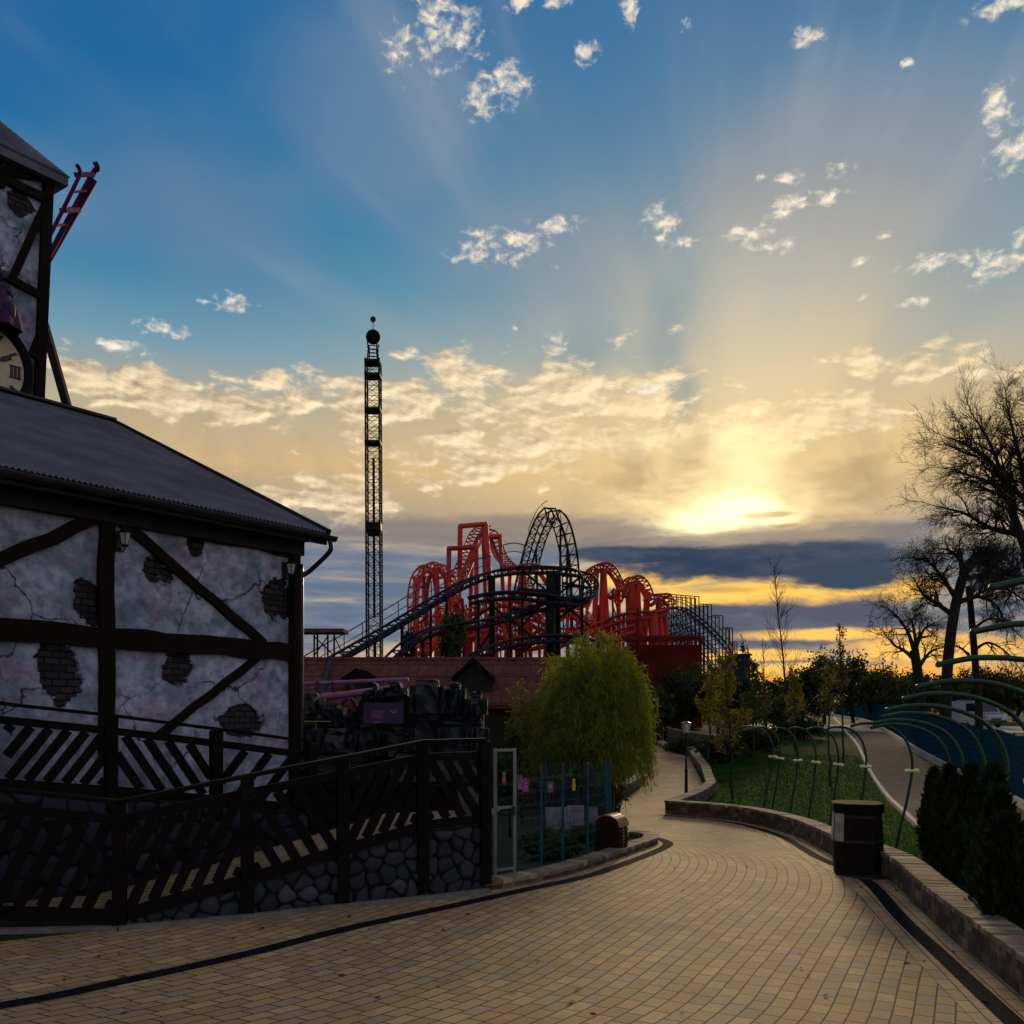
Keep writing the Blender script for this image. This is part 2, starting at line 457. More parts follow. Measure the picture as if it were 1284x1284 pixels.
# ------------------------------------------------------------------ materials
def new_mat(name):
    m = bpy.data.materials.new(name); m.use_nodes = True; nt = m.node_tree
    b = nt.nodes['Principled BSDF']; return m, nt, b
def bump(nt, b, h, strength=0.3, dist=0.02):
    n = nt.nodes.new('ShaderNodeBump'); n.inputs['Strength'].default_value = strength; n.inputs['Distance'].default_value = dist
    nt.links.new(h.k, n.inputs['Height']); nt.links.new(n.outputs[0], b.inputs['Normal'])
def objco(nt):
    tc = nt.nodes.new('ShaderNodeTexCoord'); return S(nt, tc.outputs['Object'])
def mapv(nt, v, scale=(1, 1, 1), rot=(0, 0, 0), loc=(0, 0, 0)):
    n = nt.nodes.new('ShaderNodeMapping'); nt.links.new(v.k, n.inputs[0])
    n.inputs['Scale'].default_value = scale; n.inputs['Rotation'].default_value = rot; n.inputs['Location'].default_value = loc
    return S(nt, n.outputs[0])
def setc(nt, b, c, key='Base Color'): nt.links.new(c.k, b.inputs[key])
def M(name, col, rough=0.7, var=0.35, scale=4.0, bmp=0.0, bscale=20.0, metal=0.0, spec=0.4, stretch=(1, 1, 1), col2=None, detail=5.0):
    m, nt, b = new_mat(name); v = objco(nt)
    n = noise(nt, mapv(nt, v, stretch), scale, detail, 0.6)
    lo = tuple(c * (1 - var) for c in col); hi = tuple(min(1, c * (1 + var)) for c in col) if col2 is None else col2
    setc(nt, b, mixc(nt, n.step(0.3, 0.7), lo, hi))
    b.inputs['Roughness'].default_value = rough; b.inputs['Metallic'].default_value = metal
    b.inputs['Specular IOR Level'].default_value = spec
    if bmp: bump(nt, b, noise(nt, mapv(nt, v, stretch), bscale, 4.0, 0.6), bmp, 0.02)
    return m
def wood(name, col, axis_scale=(2, 2, 14), rough=0.65):
    m, nt, b = new_mat(name); v = objco(nt)
    n = noise(nt, mapv(nt, v, axis_scale), 3.0, 5.0, 0.65, 0.6)
    w = noise(nt, v, 1.3, 3.0, 0.5)
    c = mixc(nt, n.step(0.25, 0.75), tuple(q * 0.45 for q in col), tuple(q * 1.35 for q in col))
    setc(nt, b, mixc(nt, w.step(0.4, 0.7) * 0.5, c, tuple(q * 0.6 for q in col)))
    b.inputs['Roughness'].default_value = rough; b.inputs['Specular IOR Level'].default_value = 0.10
    bump(nt, b, n, 0.35, 0.01); return m
def leafmat(name, col, col2, trans=0.35):
    m, nt, b = new_mat(name)
    gi = nt.nodes.new('ShaderNodeNewGeometry')
    rnd = S(nt, gi.outputs['Random Per Island'])
    cl = noise(nt, objco(nt), 0.9, 3.0, 0.5)
    c = mixc(nt, (rnd * 0.7 + (cl - 0.5) * 1.2 + 0.15).clamp(), col, col2)
    setc(nt, b, c); b.inputs['Roughness'].default_value = 0.65; b.inputs['Specular IOR Level'].default_value = 0.25
    tr = nt.nodes.new('ShaderNodeBsdfTranslucent'); nt.links.new(c.k, tr.inputs[0])
    mx = nt.nodes.new('ShaderNodeMixShader'); mx.inputs[0].default_value = trans
    out = nt.nodes['Material Output']
    nt.links.new(b.outputs[0], mx.inputs[1]); nt.links.new(tr.outputs[0], mx.inputs[2]); nt.links.new(mx.outputs[0], out.inputs[0])
    return m

def mat_pavers(name, rotz, bw=0.23, bh=0.152, c1=(.60, .40, .19), c2=(.40, .255, .12), tone=1.0, centre=None):
    m, nt, b = new_mat(name); v = objco(nt)
    wob = noise(nt, v, 0.25, 2.0, 0.5, 0.0, 1)
    vm = nt.nodes.new('ShaderNodeVectorMath'); vm.operation = 'MULTIPLY_ADD'
    nt.links.new(wob.k, vm.inputs[0]); vm.inputs[1].default_value = (.10, .10, 0); nt.links.new(v.k, vm.inputs[2])
    q = mapv(nt, S(nt, vm.outputs[0]), (1, 1, 1), (0, 0, rotz))
    if centre:                                       # courses run along the path and bend left with it
        gx, gy, _z = sep(nt, S(nt, vm.outputs[0])); an = R(centre)
        u = gx * math.sin(an) + gy * math.cos(an); w = gx * math.cos(an) - gy * math.sin(an)
        d1 = (u - 8.0).min(0.0).max(-6.0); d2 = (u - 12.0).max(0.0).min(9.0)
        q = xyz(nt, u, w + d1 * d1 * 0.08 + d2 * d2 * 0.055 + (u - 21.0).max(0.0) * 0.99, 0.0)
    br = nt.nodes.new('ShaderNodeTexBrick'); nt.links.new(q.k, br.inputs['Vector'])
    br.inputs['Scale'].default_value = 1.0; br.inputs['Brick Width'].default_value = bw; br.inputs['Row Height'].default_value = bh
    br.inputs['Mortar Size'].default_value = 0.008; br.inputs['Mortar Smooth'].default_value = 0.35
    br.inputs['Color1'].default_value = (0, 0, 0, 1); br.inputs['Color2'].default_value = (1, 1, 1, 1); br.inputs['Mortar'].default_value = (.5, .5, .5, 1)
    br.offset = 0.37; br.squash = 1.25; br.squash_frequency = 3
    rnd = S(nt, br.outputs['Color']); mort = S(nt, br.outputs['Fac'])
    st = noise(nt, v, 0.55, 5.0, 0.6); fine = noise(nt, v, 40.0, 3.0, 0.6)
    c1, c2 = tuple(x * tone for x in c1), tuple(x * tone for x in c2)
    c = mixc(nt, rnd, c1, c2)
    sp = noise(nt, q, 2.6, 2.0, 0.5)
    c = mixc(nt, (rnd * 7.0)._m('FRACT').step(0.55, 1.0) * 0.55, c, (.30 * tone, .27 * tone, .24 * tone)); c = mixc(nt, (rnd * 13.0)._m('FRACT').step(0.6, 1.0) * 0.5, c, (.46 * tone, .25 * tone, .09 * tone))
    c = mixc(nt, sp.step(0.50, 0.72) * 0.55, c, (.43 * tone, .30 * tone, .18 * tone))
    c = mixc(nt, st.step(0.46, 0.74) * 0.55, c, (.16 * tone, .125 * tone, .08 * tone))
    c = mixc(nt, fine.step(0.35, 0.75) * 0.25, c, (.18 * tone, .14 * tone, .09 * tone))
    c = mixc(nt, mort, c, (.035, .03, .022))
    setc(nt, b, c); b.inputs['Roughness'].default_value = 0.80; b.inputs['Specular IOR Level'].default_value = 0.16
    bump(nt, b, (mort * -1.0) + fine * 0.2 + rnd * 0.25, 0.7, 0.006)
    return m
def mat_brick(name, c1, c2, mortar, bw=0.22, bh=0.075, swap=None, ms=0.008, tone=1.0):
    m, nt, b = new_mat(name); v = objco(nt)
    if swap: v = mapv(nt, v, (1, 1, 1), swap)
    br = nt.nodes.new('ShaderNodeTexBrick'); nt.links.new(v.k, br.inputs['Vector'])
    br.inputs['Scale'].default_value = 1.0; br.inputs['Brick Width'].default_value = bw; br.inputs['Row Height'].default_value = bh
    br.inputs['Mortar Size'].default_value = ms
    br.inputs['Color1'].default_value = (*c1, 1); br.inputs['Color2'].default_value = (*c2, 1); br.inputs['Mortar'].default_value = (*mortar, 1)
    n = noise(nt, objco(nt), 2.2, 5.0, 0.6)
    setc(nt, b, mixc(nt, n.step(0.4, 0.75) * 0.6, S(nt, br.outputs['Color']), tuple(x * 0.4 for x in c2)))
    b.inputs['Roughness'].default_value = 0.95; b.inputs['Specular IOR Level'].default_value = 0.05
    bump(nt, b, S(nt, br.outputs['Fac']) * -1.0 + noise(nt, objco(nt), 30, 3, .6) * .3, 0.6, 0.01); return m

MT = {}
MT['dark_wood'] = wood('dark stained wood', (.0065, .0036, .0027))
MT['beam_wood'] = wood('timber beam wood', (.0125, .0052, .0032), (6, 6, 6))
MT['black_metal'] = M('black painted metal', (.012, .012, .013), 0.45, 0.3)
MT['steel'] = M('galvanised steel', (.30, .31, .32), 0.4, 0.25, metal=0.7)
MT['soil'] = M('dark mulch', (.022, .016, .011), 0.95, 0.6, 9.0, 0.8, 30.0)

# ================================================================== SETTING: ground, paving, roads
def mat_ground():
    m, nt, b = new_mat('rough grass and earth'); v = objco(nt)
    n = noise(nt, v, 0.35, 6.0, 0.6); f = noise(nt, v, 14.0, 4.0, 0.65)
    c = mixc(nt, n.step(0.35, 0.65), (.030, .045, .014), (.045, .038, .022))
    setc(nt, b, mixc(nt, f.step(0.35, 0.7) * 0.6, c, (.014, .020, .008)))
    b.inputs['Roughness'].default_value = 0.95; b.inputs['Specular IOR Level'].default_value = 0.1
    bump(nt, b, f, 0.8, 0.04); return m
def ground_sheet():
    xs = [-1500, -300, -60, 0, 60, 300, 1500]; ys = [-60] + KNOTS + [80, 120, 200, 400, 900, 2500]
    mb = MB(); vs = [Vector((x, y, zg(y))) for y in ys for x in xs]; n = len(xs)
    mb.add(vs, [(j * n + i, j * n + i + 1, (j + 1) * n + i + 1, (j + 1) * n + i) for j in range(len(ys) - 1) for i in range(n - 1)])
    o = mb.build('ground', mat_ground()); o['kind'] = 'structure'
ground_sheet()

g2 = lambda *pp: [(G(*p).x, G(*p).y) for p in pp]
# feet of the low brick wall on the right (front foot), near to far
WALL_FEET = catmull([Vector((*p, 0)) for p in [(3.66, 4.2), (4.02, 6.0)] + g2((1284, 1252), (1222, 1200), (1165, 1152), (1122, 1110), (1085, 1090), (1050, 1076), (1000, 1050), (950, 1035), (900, 1027), (834, 1021))], 6)
# edge of the planted bed on the left
BED_EDGE = catmull([Vector((*p, 0)) for p in g2((606, 1118), (660, 1109), (720, 1095), (770, 1078), (806, 1065), (824, 1058), (820, 1052), (800, 1049))], 6)
FENCE_FEET = g2((0, 1181), (150, 1165), (310, 1150), (430, 1137), (530, 1127), (608, 1118))
pav_poly = [(-13, 3), (-13, 10.2)] + FENCE_FEET + [(p.x, p.y) for p in BED_EDGE[1:]] + \
    g2((768, 1040), (768, 1004), (800, 991), (808, 983), (806, 962), (794, 950), (788, 930), (800, 914), (806, 907), (818, 907), (832, 921), (828, 932), (834, 941), (864, 949), (886, 990)) + \
    [(p.x, p.y) for p in WALL_FEET[::-1]] + [(3.5, 3)]
MT['pavers'] = mat_pavers('sand coloured block paving', 0.0, centre=27)
sheet('plaza', pav_poly, 0.004, MT['pavers'])
MT['border_pavers'] = mat_pavers('border course paving', R(-79), 0.30, 0.145, (.55, .385, .20), (.40, .265, .13))
MT['dark_pavers'] = M('charcoal paving band', (.013, .014, .019), 0.95, 0.4, 12.0, 0.1, 40.0, spec=0.02)
wf = [(p.x, p.y) for p in WALL_FEET]
ribbon_sheet('paving_border', wf, 0.004, 0.22, 0.008, MT['border_pavers'])
ribbon_sheet('paving_band', wf, 0.22, 0.40, 0.008, MT['dark_pavers'])
ribbon_sheet('paving_border', wf, 0.40, 0.60, 0.008, MT['border_pavers'])
band = catmull([Vector((*p, 0)) for p in [(-6.5, 5.9)] + g2((0, 1262), (150, 1232), (300, 1199), (440, 1164), (560, 1138), (650, 1118), (740, 1098), (800, 1077), (836, 1061), (832, 1054), (812, 1049))], 6)
ribbon_sheet('paving_band', [(p.x, p.y) for p in band], -0.10, 0.10, 0.008, MT['dark_pavers'])

# lawn, service path, far road
lawn_poly = [(p.x + 0.28, p.y + 0.1) for p in WALL_FEET[26:]] + g2((870, 1010), (905, 985), (888, 965), (880, 940), (935, 912), (1040, 899), (1060, 921), (1085, 961), (1110, 1001), (1149, 1041), (1180, 1072), (1215, 1100), (1260, 1120)) 
MT['lawn'] = M('mown lawn', (.015, .044, .005), 0.95, 0.5, 2.5, 0.8, 60.0, spec=0.03)
sheet('lawn', lawn_poly, 0.004, MT['lawn'])
rl = g2((1040, 896), (1052, 908), (1062, 922), (1085, 960), (1110, 1000), (1150, 1040), (1215, 1090))
rr = g2((1340, 1060), (1262, 1012), (1206, 984), (1162, 958), (1130, 934), (1104, 912), (1078, 896))
MT['asphalt'] = M('worn grey asphalt', (.062, .060, .062), 0.95, 0.25, 1.4, 0.2, 60.0, spec=0.04)
sheet('path', rl + rr, 0.008, MT['asphalt'])
MT['kerb'] = M('pale concrete kerb', (.38, .36, .33), 0.85, 0.25, 6.0, 0.3, 40.0)
def kerb(line, w, h, name, label):
    L, Rr = ribbon(line, 0, w); mb = MB(); q = lambda p, z: Vector((p.x, p.y, zg(p.y) + z))
    mb.strip([q(p, -0.05) for p in L], [q(p, h) for p in L]); mb.strip([q(p, h) for p in L], [q(p, h) for p in Rr]); mb.strip([q(p, h) for p in Rr], [q(p, -0.05) for p in Rr])
    o = mb.build(name, MT['kerb']); o['kind'] = 'structure'
kerb([(p.x, p.y) for p in catmull([Vector((*p, 0)) for p in rl], 5)], 0.12, 0.10, 'kerb', '')
MT['road'] = M('pale road surface', (.34, .31, .28), 0.8, 0.2, 0.6, 0.2, 30.0)
sheet('road', [(20, 66), (120, 40), (120, 56), (20, 86)], 0.010, MT['road'])
MT['bed_soil'] = MT['soil']
sheet('planted_bed', [(p.x, p.y) for p in BED_EDGE] + g2((766, 1040), (766, 1000)) + [(1.5, 26), (-3, 26), (-3, 18), (0.0, 12.6)], 0.002, M('planted bed grass', (.018, .034, .010), 0.95, 0.6, 5.0, 0.8, 40.0))

# ================================================================== HALF-TIMBERED BUILDING
BC = Vector((-3.85, 16.0, 0.0)); BROT = math.atan2(.823, .568)
_bx = Vector((math.cos(BROT), math.sin(BROT), 0)); _by = Vector((-math.sin(BROT), math.cos(BROT), 0))
def LB(px, py, yoff=0.0, org=BC):
    """photo point -> (x, z) on the plane y = yoff of the building's own frame"""
    d = Vector(((px - CX) / F, 1.0, -(py - CY) / F)); o = Vector((0, 0, CAMZ)) - org
    t = (yoff - o.dot(_by)) / d.dot(_by); p = o + d * t
    return p.dot(_bx), p.z
def mat_plaster(name, patches, tint=1.0):
    """mottled painted plaster with cracks and places where it has fallen off the brick"""
    m, nt, b = new_mat(name); v = objco(nt)
    X, _, Z = sep(nt, v); q = xyz(nt, X, Z, 0.0)
    n1 = noise(nt, q, 0.8, 5.0, 0.62); n2 = noise(nt, q, 1.7, 5.0, 0.6, 0.0, 1); n3 = noise(nt, q, 6.0, 5.0, 0.65)
    c = mixc(nt, n1.step(0.32, 0.66), (.26, .285, .37), (.60, .60, .73))
    r_, g_, b_ = sep(nt, n2)
    c = mixc(nt, r_.step(0.46, 0.62) * 0.65, c, (.11, .215, .235))
    c = mixc(nt, g_.step(0.49, 0.64) * 0.60, c, (.33, .19, .28))
    c = mixc(nt, b_.step(0.50, 0.70) * 0.40, c, (.20, .19, .16))
    c = mixc(nt, n3.step(0.40, 0.70) * 0.60, c, (.080, .075, .095))
    c = mixc(nt, 0.0, c, c)
    ve = nt.nodes.new('ShaderNodeVectorMath'); ve.operation = 'MULTIPLY_ADD'
    wob = noise(nt, q, 2.2, 4.0, 0.6, 0.0, 1); nt.links.new(wob.k, ve.inputs[0]); ve.inputs[1].default_value = (.55, .55, 0); nt.links.new(q.k, ve.inputs[2])
    vo = nt.nodes.new('ShaderNodeTexVoronoi'); vo.feature = 'DISTANCE_TO_EDGE'; vo.inputs['Scale'].default_value = 0.85
    nt.links.new(ve.outputs[0], vo.inputs['Vector'])
    crack = (1.0 - S(nt, vo.outputs['Distance']).step(0.002, 0.011)) * noise(nt, q, 0.9, 2.0, 0.5).step(0.44, 0.60)
    pm = None
    for (cx, cz, w, h) in patches:
        u = (X - cx) * (1 / w); w2 = (Z - cz) * (1 / h)
        r = 1.0 - (u * u + w2 * w2); pm = r if pm is None else pm.max(r)
    edge = pm.max(-4.0) + (noise(nt, q, 1.6, 2.0, 0.5) - 0.5) * 5.2 + (n3 - 0.5) * 2.6
    mask = edge.step(-0.03, 0.05); rim = edge.step(-0.30, 0.0)
    ve2 = nt.nodes.new('ShaderNodeVectorMath'); ve2.operation = 'MULTIPLY_ADD'; nt.links.new(wob.k, ve2.inputs[0]); ve2.inputs[1].default_value = (.09, .07, 0); nt.links.new(q.k, ve2.inputs[2])
    br = nt.nodes.new('ShaderNodeTexBrick'); nt.links.new(ve2.outputs[0], br.inputs['Vector']); br.inputs['Scale'].default_value = 1.0
    br.inputs['Brick Width'].default_value = 0.21; br.inputs['Row Height'].default_value = 0.095; br.inputs['Mortar Size'].default_value = 0.012
    br.inputs['Color1'].default_value = (.028, .022, .025, 1); br.inputs['Color2'].default_value = (.060, .046, .048, 1); br.inputs['Mortar'].default_value = (.012, .010, .011, 1)
    c = mixc(nt, rim * 0.55, c, (.085, .08, .095))  # rim darkened to paint in the shadow of the plaster's thickness
    c = mixc(nt, crack * 0.9, c, (.018, .016, .02))
    c = mixc(nt, mask, c, S(nt, br.outputs['Color']))
    setc(nt, b, c); b.inputs['Roughness'].default_value = 0.9; b.inputs['Specular IOR Level'].default_value = 0.15
    h = mask * -1.6 + crack * -0.8 + n3 * 0.35 - S(nt, br.outputs['Fac']) * mask * 0.5
    bump(nt, b, crack * -0.8 + n3 * 0.35 - S(nt, br.outputs['Fac']) * mask * 0.6, 0.9, 0.03)
    dn_ = nt.nodes.new('ShaderNodeDisplacement'); dn_.inputs['Midlevel'].default_value = 0.0; dn_.inputs['Scale'].default_value = 0.05
    nt.links.new((mask * -1.0 + rim * 0.25 + n1 * 0.25).k, dn_.inputs['Height']); nt.links.new(dn_.outputs[0], nt.nodes['Material Output'].inputs['Displacement'])
    m.displacement_method = 'DISPLACEMENT' if tint > 1 else 'BUMP'
    return m
MT['roof_sheet'] = M('dark corrugated roofing', (.115, .118, .150), 0.70, 0.25, 1.2, metal=0.0, spec=0.22)
MT['gutter'] = M('dark gutter metal', (.028, .022, .022), 0.35, 0.2, metal=0.4)
MT['soffit'] = M('black stained soffit', (.014, .011, .010), 0.8, 0.3)

bld = thing('timbered_building', BC, 'half-timbered mottled plaster building with dark corrugated roof left of the ramp', 'building', rotz=BROT)
Z0, ZE = -0.6, 5.42
def lb_ell(px, py, w, h, yoff=0, org=BC):
    x, z = LB(px, py, yoff, org); x2, _ = LB(px + w, py, yoff, org); _, z2 = LB(px, py - h, yoff, org)
    return (x, z, abs(x2 - x), abs(z2 - z))
PATCH = [lb_ell(*p) for p in [(108, 758, 17, 30), (70, 840, 28, 34), (195, 712, 20, 20), (347, 752, 20, 24), (222, 842, 17, 24), (298, 905, 28, 18), (245, 680, 11, 18)]]
MT['plaster'] = mat_plaster('lilac mottled plaster', PATCH, 2.0)
wm = MB(); nx, nz = 190, 200
wm.add([Vector((-5.9 * (1 - i / nx), -0.012, Z0 + (ZE - Z0) * j / nz)) for j in range(nz + 1) for i in range(nx + 1)], [(j * (nx + 1) + i, j * (nx + 1) + i + 1, (j + 1) * (nx + 1) + i + 1, (j + 1) * (nx + 1) + i) for j in range(nz) for i in range(nx)])
wm.box((-6.0, 0.15, (Z0 + ZE) / 2), (12.0, 0.1, ZE - Z0)); wm.box((-8.95, 0.05, (Z0 + ZE) / 2), (6.1, 0.1, ZE - Z0)); wm.build('front_wall', MT['plaster'], bld, local=True)
MT['plaster_plain'] = mat_plaster('grey lilac plaster', [(-50, 0, .1, .1)])
gm = MB(); gm.prism([(0, 0.2, Z0), (0, 11.99, Z0), (0, 11.99, ZE), (0, 6.0, ZE + 2.9), (0, 0.2, ZE)], (-0.2, 0, 0)); gm.build('gable_wall', MT['plaster_plain'], bld, local=True)
# timbers of the front
fr = MB()
def timber(mb, p0, p1, w, org=BC, t=0.11, y=-0.055):
    (x0, z0), (x1, z1) = LB(*p0, 0, org), LB(*p1, 0, org)
    a, b_ = Vector((x0, y, z0)), Vector((x1, y, z1)); rnd = random.Random(int(p0[0] * 7 + p0[1]))
    n = max(2, int((b_ - a).length / 0.35)); u = (b_ - a).normalized(); perp = Vector((-u.z, 0, u.x))
    prev = None
    A_, B_ = [], []
    for i in range(n + 1):
        c = a + (b_ - a) * (i / n) + perp * (rnd.uniform(-1, 1) * 0.018); ww = w * rnd.uniform(0.92, 1.08) / 2
        A_.append(c + perp * ww); B_.append(c - perp * ww)
    f = Vector((0, -t / 2, 0)); k = len(A_)
    mb.strip([p + f for p in A_], [p + f for p in B_]); mb.strip([p - f for p in A_], [p + f for p in A_]); mb.strip([p + f for p in B_], [p - f for p in B_])
    mb.add([A_[0] + f, B_[0] + f, B_[0] - f, A_[0] - f, A_[-1] + f, B_[-1] + f, B_[-1] - f, A_[-1] - f], [(0, 1, 2, 3), (7, 6, 5, 4)])
corner_z = LB(365, 690)[1]
fr.bbox((0.0, -0.01, (Z0 + ZE) / 2), (0.17, 0.30, ZE - Z0), 0.02)
timber(fr, (-260, 769), (362, 818), 0.30, t=0.13, y=-0.055)
timber(fr, (131, 640), (129, 945), 0.21, t=0.12, y=-0.05)
timber(fr, (152, 656), (328, 808), 0.15, t=0.10, y=-0.045)
timber(fr, (320, 826), (196, 922), 0.13, t=0.09, y=-0.04)
timber(fr, (118, 650), (-30, 716), 0.17, t=0.10, y=-0.045)
timber(fr, (-60, 730), (-260, 800), 0.22, t=0.10, y=-0.045)
timber(fr, (-10, 890), (-160, 790), 0.22, t=0.10, y=-0.045)
timber(fr, (-270, 560), (366, 692), 0.22, t=0.12, y=-0.05)
fr.build('timber_frame', MT['beam_wood'], bld, local=True)
# roof: corrugated slabs, verges, soffit, gutter, down pipe
ye, xe = -0.49, 0.335; zr, yr = ZE + 3.10, 6.0
def roof_slab(y0, z0, y1, z1):
    mb = MB(); per = 0.08; n = int((xe + 12.5) / per * 2); A_, B_ = [], []
    for i in range(n + 1):
        x = xe - i * per / 2; w = 0.018 * (1 if i % 2 else -1)
        A_.append(Vector((x, y0, z0 + w))); B_.append(Vector((x, y1, z1 + w)))
    mb.strip(A_, B_); mb.strip([p - Vector((0, 0, .03)) for p in B_], [p - Vector((0, 0, .03)) for p in A_]); return mb
r1 = roof_slab(ye - 0.06, ZE + 0.02, yr, zr); r2 = roof_slab(12.5, ZE + 0.02, yr, zr)
b0 = len(r1.v); r1.v += r2.v; r1.f += [[b0 + i for i in f] for f in r2.f]; r1.sm += r2.sm
roof = r1.build('roof', MT['roof_sheet'], bld, local=True)
rc = MB(); rc.bar((xe + 0.03, yr, zr + 0.03), (-12.5, yr, zr + 0.03), 0.3, 0.05); rc.build('ridge_cap', MT['gutter'], roof, local=True)
vg = MB()
vg.bar((xe + 0.035, ye - 0.06, ZE + 0.0), (xe + 0.035, yr, zr - 0.02), 0.05, 0.17); vg.bar((xe + 0.035, 12.5, ZE), (xe + 0.035, yr + 0.001, zr - 0.02), 0.05, 0.16)
vg.build('verge_board', MT['gutter'], roof, local=True)
sf = MB(); sf.box((-6.1, ye / 2 - 0.02, ZE - 0.075), (12.8, abs(ye) - 0.02, 0.05)); sf.box((-6.1, ye - 0.03, ZE - 0.09), (12.85, 0.045, 0.20)); sf.box((-6.1, -0.085, ZE - 0.24), (12.5, 0.17, 0.26))
sf.build('soffit', MT['soffit'], bld, local=True)
gt = MB(); gy, gz = ye - 0.13, ZE - 0.06
arc = [(math.cos(R(a)) * 0.075, math.sin(R(a)) * 0.075) for a in range(180, 361, 20)]
for (k0, k1) in zip(arc, arc[1:]):
    gt.strip([Vector((xe + 0.10, gy + k0[0], gz + k0[1])), Vector((-12.4, gy + k0[0], gz + k0[1]))], [Vector((xe + 0.10, gy + k1[0], gz + k1[1])), Vector((-12.4, gy + k1[0], gz + k1[1]))])
gt.tube([(xe + 0.10, gy - 0.075, gz), (-12.4, gy - 0.075, gz)], 0.011, 6)
gt.add([Vector((xe + 0.10, gy + a, gz + c)) for a, c in arc], [list(range(len(arc)))])
gut = gt.build('gutter', MT['gutter'], bld, local=True)
dp = MB(); dp.tube(catmull([(xe - 0.02, gy, gz - 0.06), (xe - 0.02, gy, gz - 0.25), (0.25, -0.20, ZE - 0.62), (0.13, -0.11, ZE - 0.74), (0.13, -0.11, ZE - 0.95), (0.13, -0.11, Z0)], 6), 0.042, 10)
dp.build('down_pipe', MT['gutter'], gut, local=True)

# wall lamps fixed to the plaster
MT['lamp_glass'] = M('clouded lamp glass', (.45, .47, .50), 0.15, 0.15, spec=0.8)
def wall_lamp(px, py, label):
    x, z = LB(px, py); w = BC + _bx * x + _by * -0.02; w.z = z
    t = thing('wall_lamp', w, label, 'wall lamp', 'lanterns on the plaster wall', rotz=BROT)
    mb = MB(); mb.box((0, -0.005, 0), (0.09, 0.03, 0.30)); mb.tube(catmull([(0, -0.02, -0.10), (0, -0.10, -0.16), (0, -0.17, -0.12), (0, -0.17, -0.06)], 5), 0.012, 6); mb.build('bracket', MT['black_metal'], t, local=True)
    mb = MB(); mb.lathe((0, -0.17, 0), [(0.05, -0.06), (0.085, 0.10)], 6, False); gl = mb.build('glass', MT['lamp_glass'], t, local=True)
    mb = MB(); mb.lathe((0, -0.17, 0), [(0.105, 0.10), (0.10, 0.115), (0.04, 0.17), (0.012, 0.19), (0.012, 0.23)], 6, False); mb.lathe((0, -0.17, 0), [(0.02, -0.10), (0.06, -0.075), (0.058, -0.06)], 6, False)
    for k in range(6):
        a = k * math.tau / 6; mb.tube([(0.052 * math.cos(a), -0.17 + 0.052 * math.sin(a), -0.06), (0.088 * math.cos(a), -0.17 + 0.088 * math.sin(a), 0.10)], 0.007, 4)
    mb.build('cage', MT['black_metal'], t, local=True)
wall_lamp(147, 679, 'black wall lantern beside the upright timber under the eave of the plaster wall')
wall_lamp(355, 716, 'black wall lantern high on the plaster by the right corner of the building')

# ================================================================== CLOCK TOWER behind the roof ridge
TC = Vector((-9.62, 18.62, 0.0))
tow = thing('clock_tower', (TC.x, TC.y, 6.6), 'leaning plaster and timber clock tower rising behind the roof ridge', 'tower', rotz=BROT)
TO = Vector((TC.x, TC.y, 6.6))
def LT(px, py, y=0.0): return LB(px, py, y, Vector((TC.x, TC.y, 0)))
TW, TD = 2.6, 2.6; ZT0, ZT1 = 6.6, 13.3
lean = lambda z: 0.20 * (z - 8.5) / 4.6
def tz(z): return z - 6.6
tm = MB(); b = [Vector((lean(ZT0) - TW, 0, 0)), Vector((lean(ZT0), 0, 0)), Vector((lean(ZT0), TD, 0)), Vector((lean(ZT0) - TW, TD, 0))]
t_ = [Vector((lean(ZT1) - TW, 0, tz(ZT1))), Vector((lean(ZT1), 0, tz(ZT1))), Vector((lean(ZT1), TD, tz(ZT1))), Vector((lean(ZT1) - TW, TD, tz(ZT1)))]
tm.add(b + t_, [(0, 1, 5, 4), (1, 2, 6, 5), (2, 3, 7, 6), (3, 0, 4, 7)])
xx, zz = LT(25, 255)
MT['plaster_tower'] = mat_plaster('pale tower plaster', [(xx, tz(zz), .22, .30), (xx - 1.3, tz(zz) - 1.2, .3, .3)])
tm.build('tower_wall', MT['plaster_tower'], tow, local=True)
tf = MB()
def tt(p0, p1, w, y=-0.05, t=0.10):
    (x0, z0), (x1, z1) = LT(*p0), LT(*p1); tf.bar((x0, y, tz(z0)), (x1, y, tz(z1)), w, t, (0, 1, 0))
tf.bar((lean(ZT0) - 0.02, 0.0, 0), (lean(ZT1) - 0.02, 0.0, tz(ZT1)), 0.20, 0.20, (0, 1, 0))
tf.bar((lean(ZT0) - TW + 0.02, 0.0, 0), (lean(ZT1) - TW + 0.02, 0.0, tz(ZT1)), 0.20, 0.20, (0, 1, 0))
tt((-80, 186), (57, 251), 0.17); tt((-60, 312), (54, 374), 0.15, -0.055)
tt((0, 236), (-5, 190), 0.12, -0.045); tt((22, 190), (2, 222), 0.12, -0.045); tt((55, 258), (14, 350), 0.13, -0.04); tt((-10, 345), (-45, 250), 0.13, -0.04)
tt((53, 408), (38, 448), 0.13, -0.04); tt((-80, 205), (62, 226), 0.12, -0.06)
tf.build('timber_frame', MT['beam_wood'], tow, local=True)
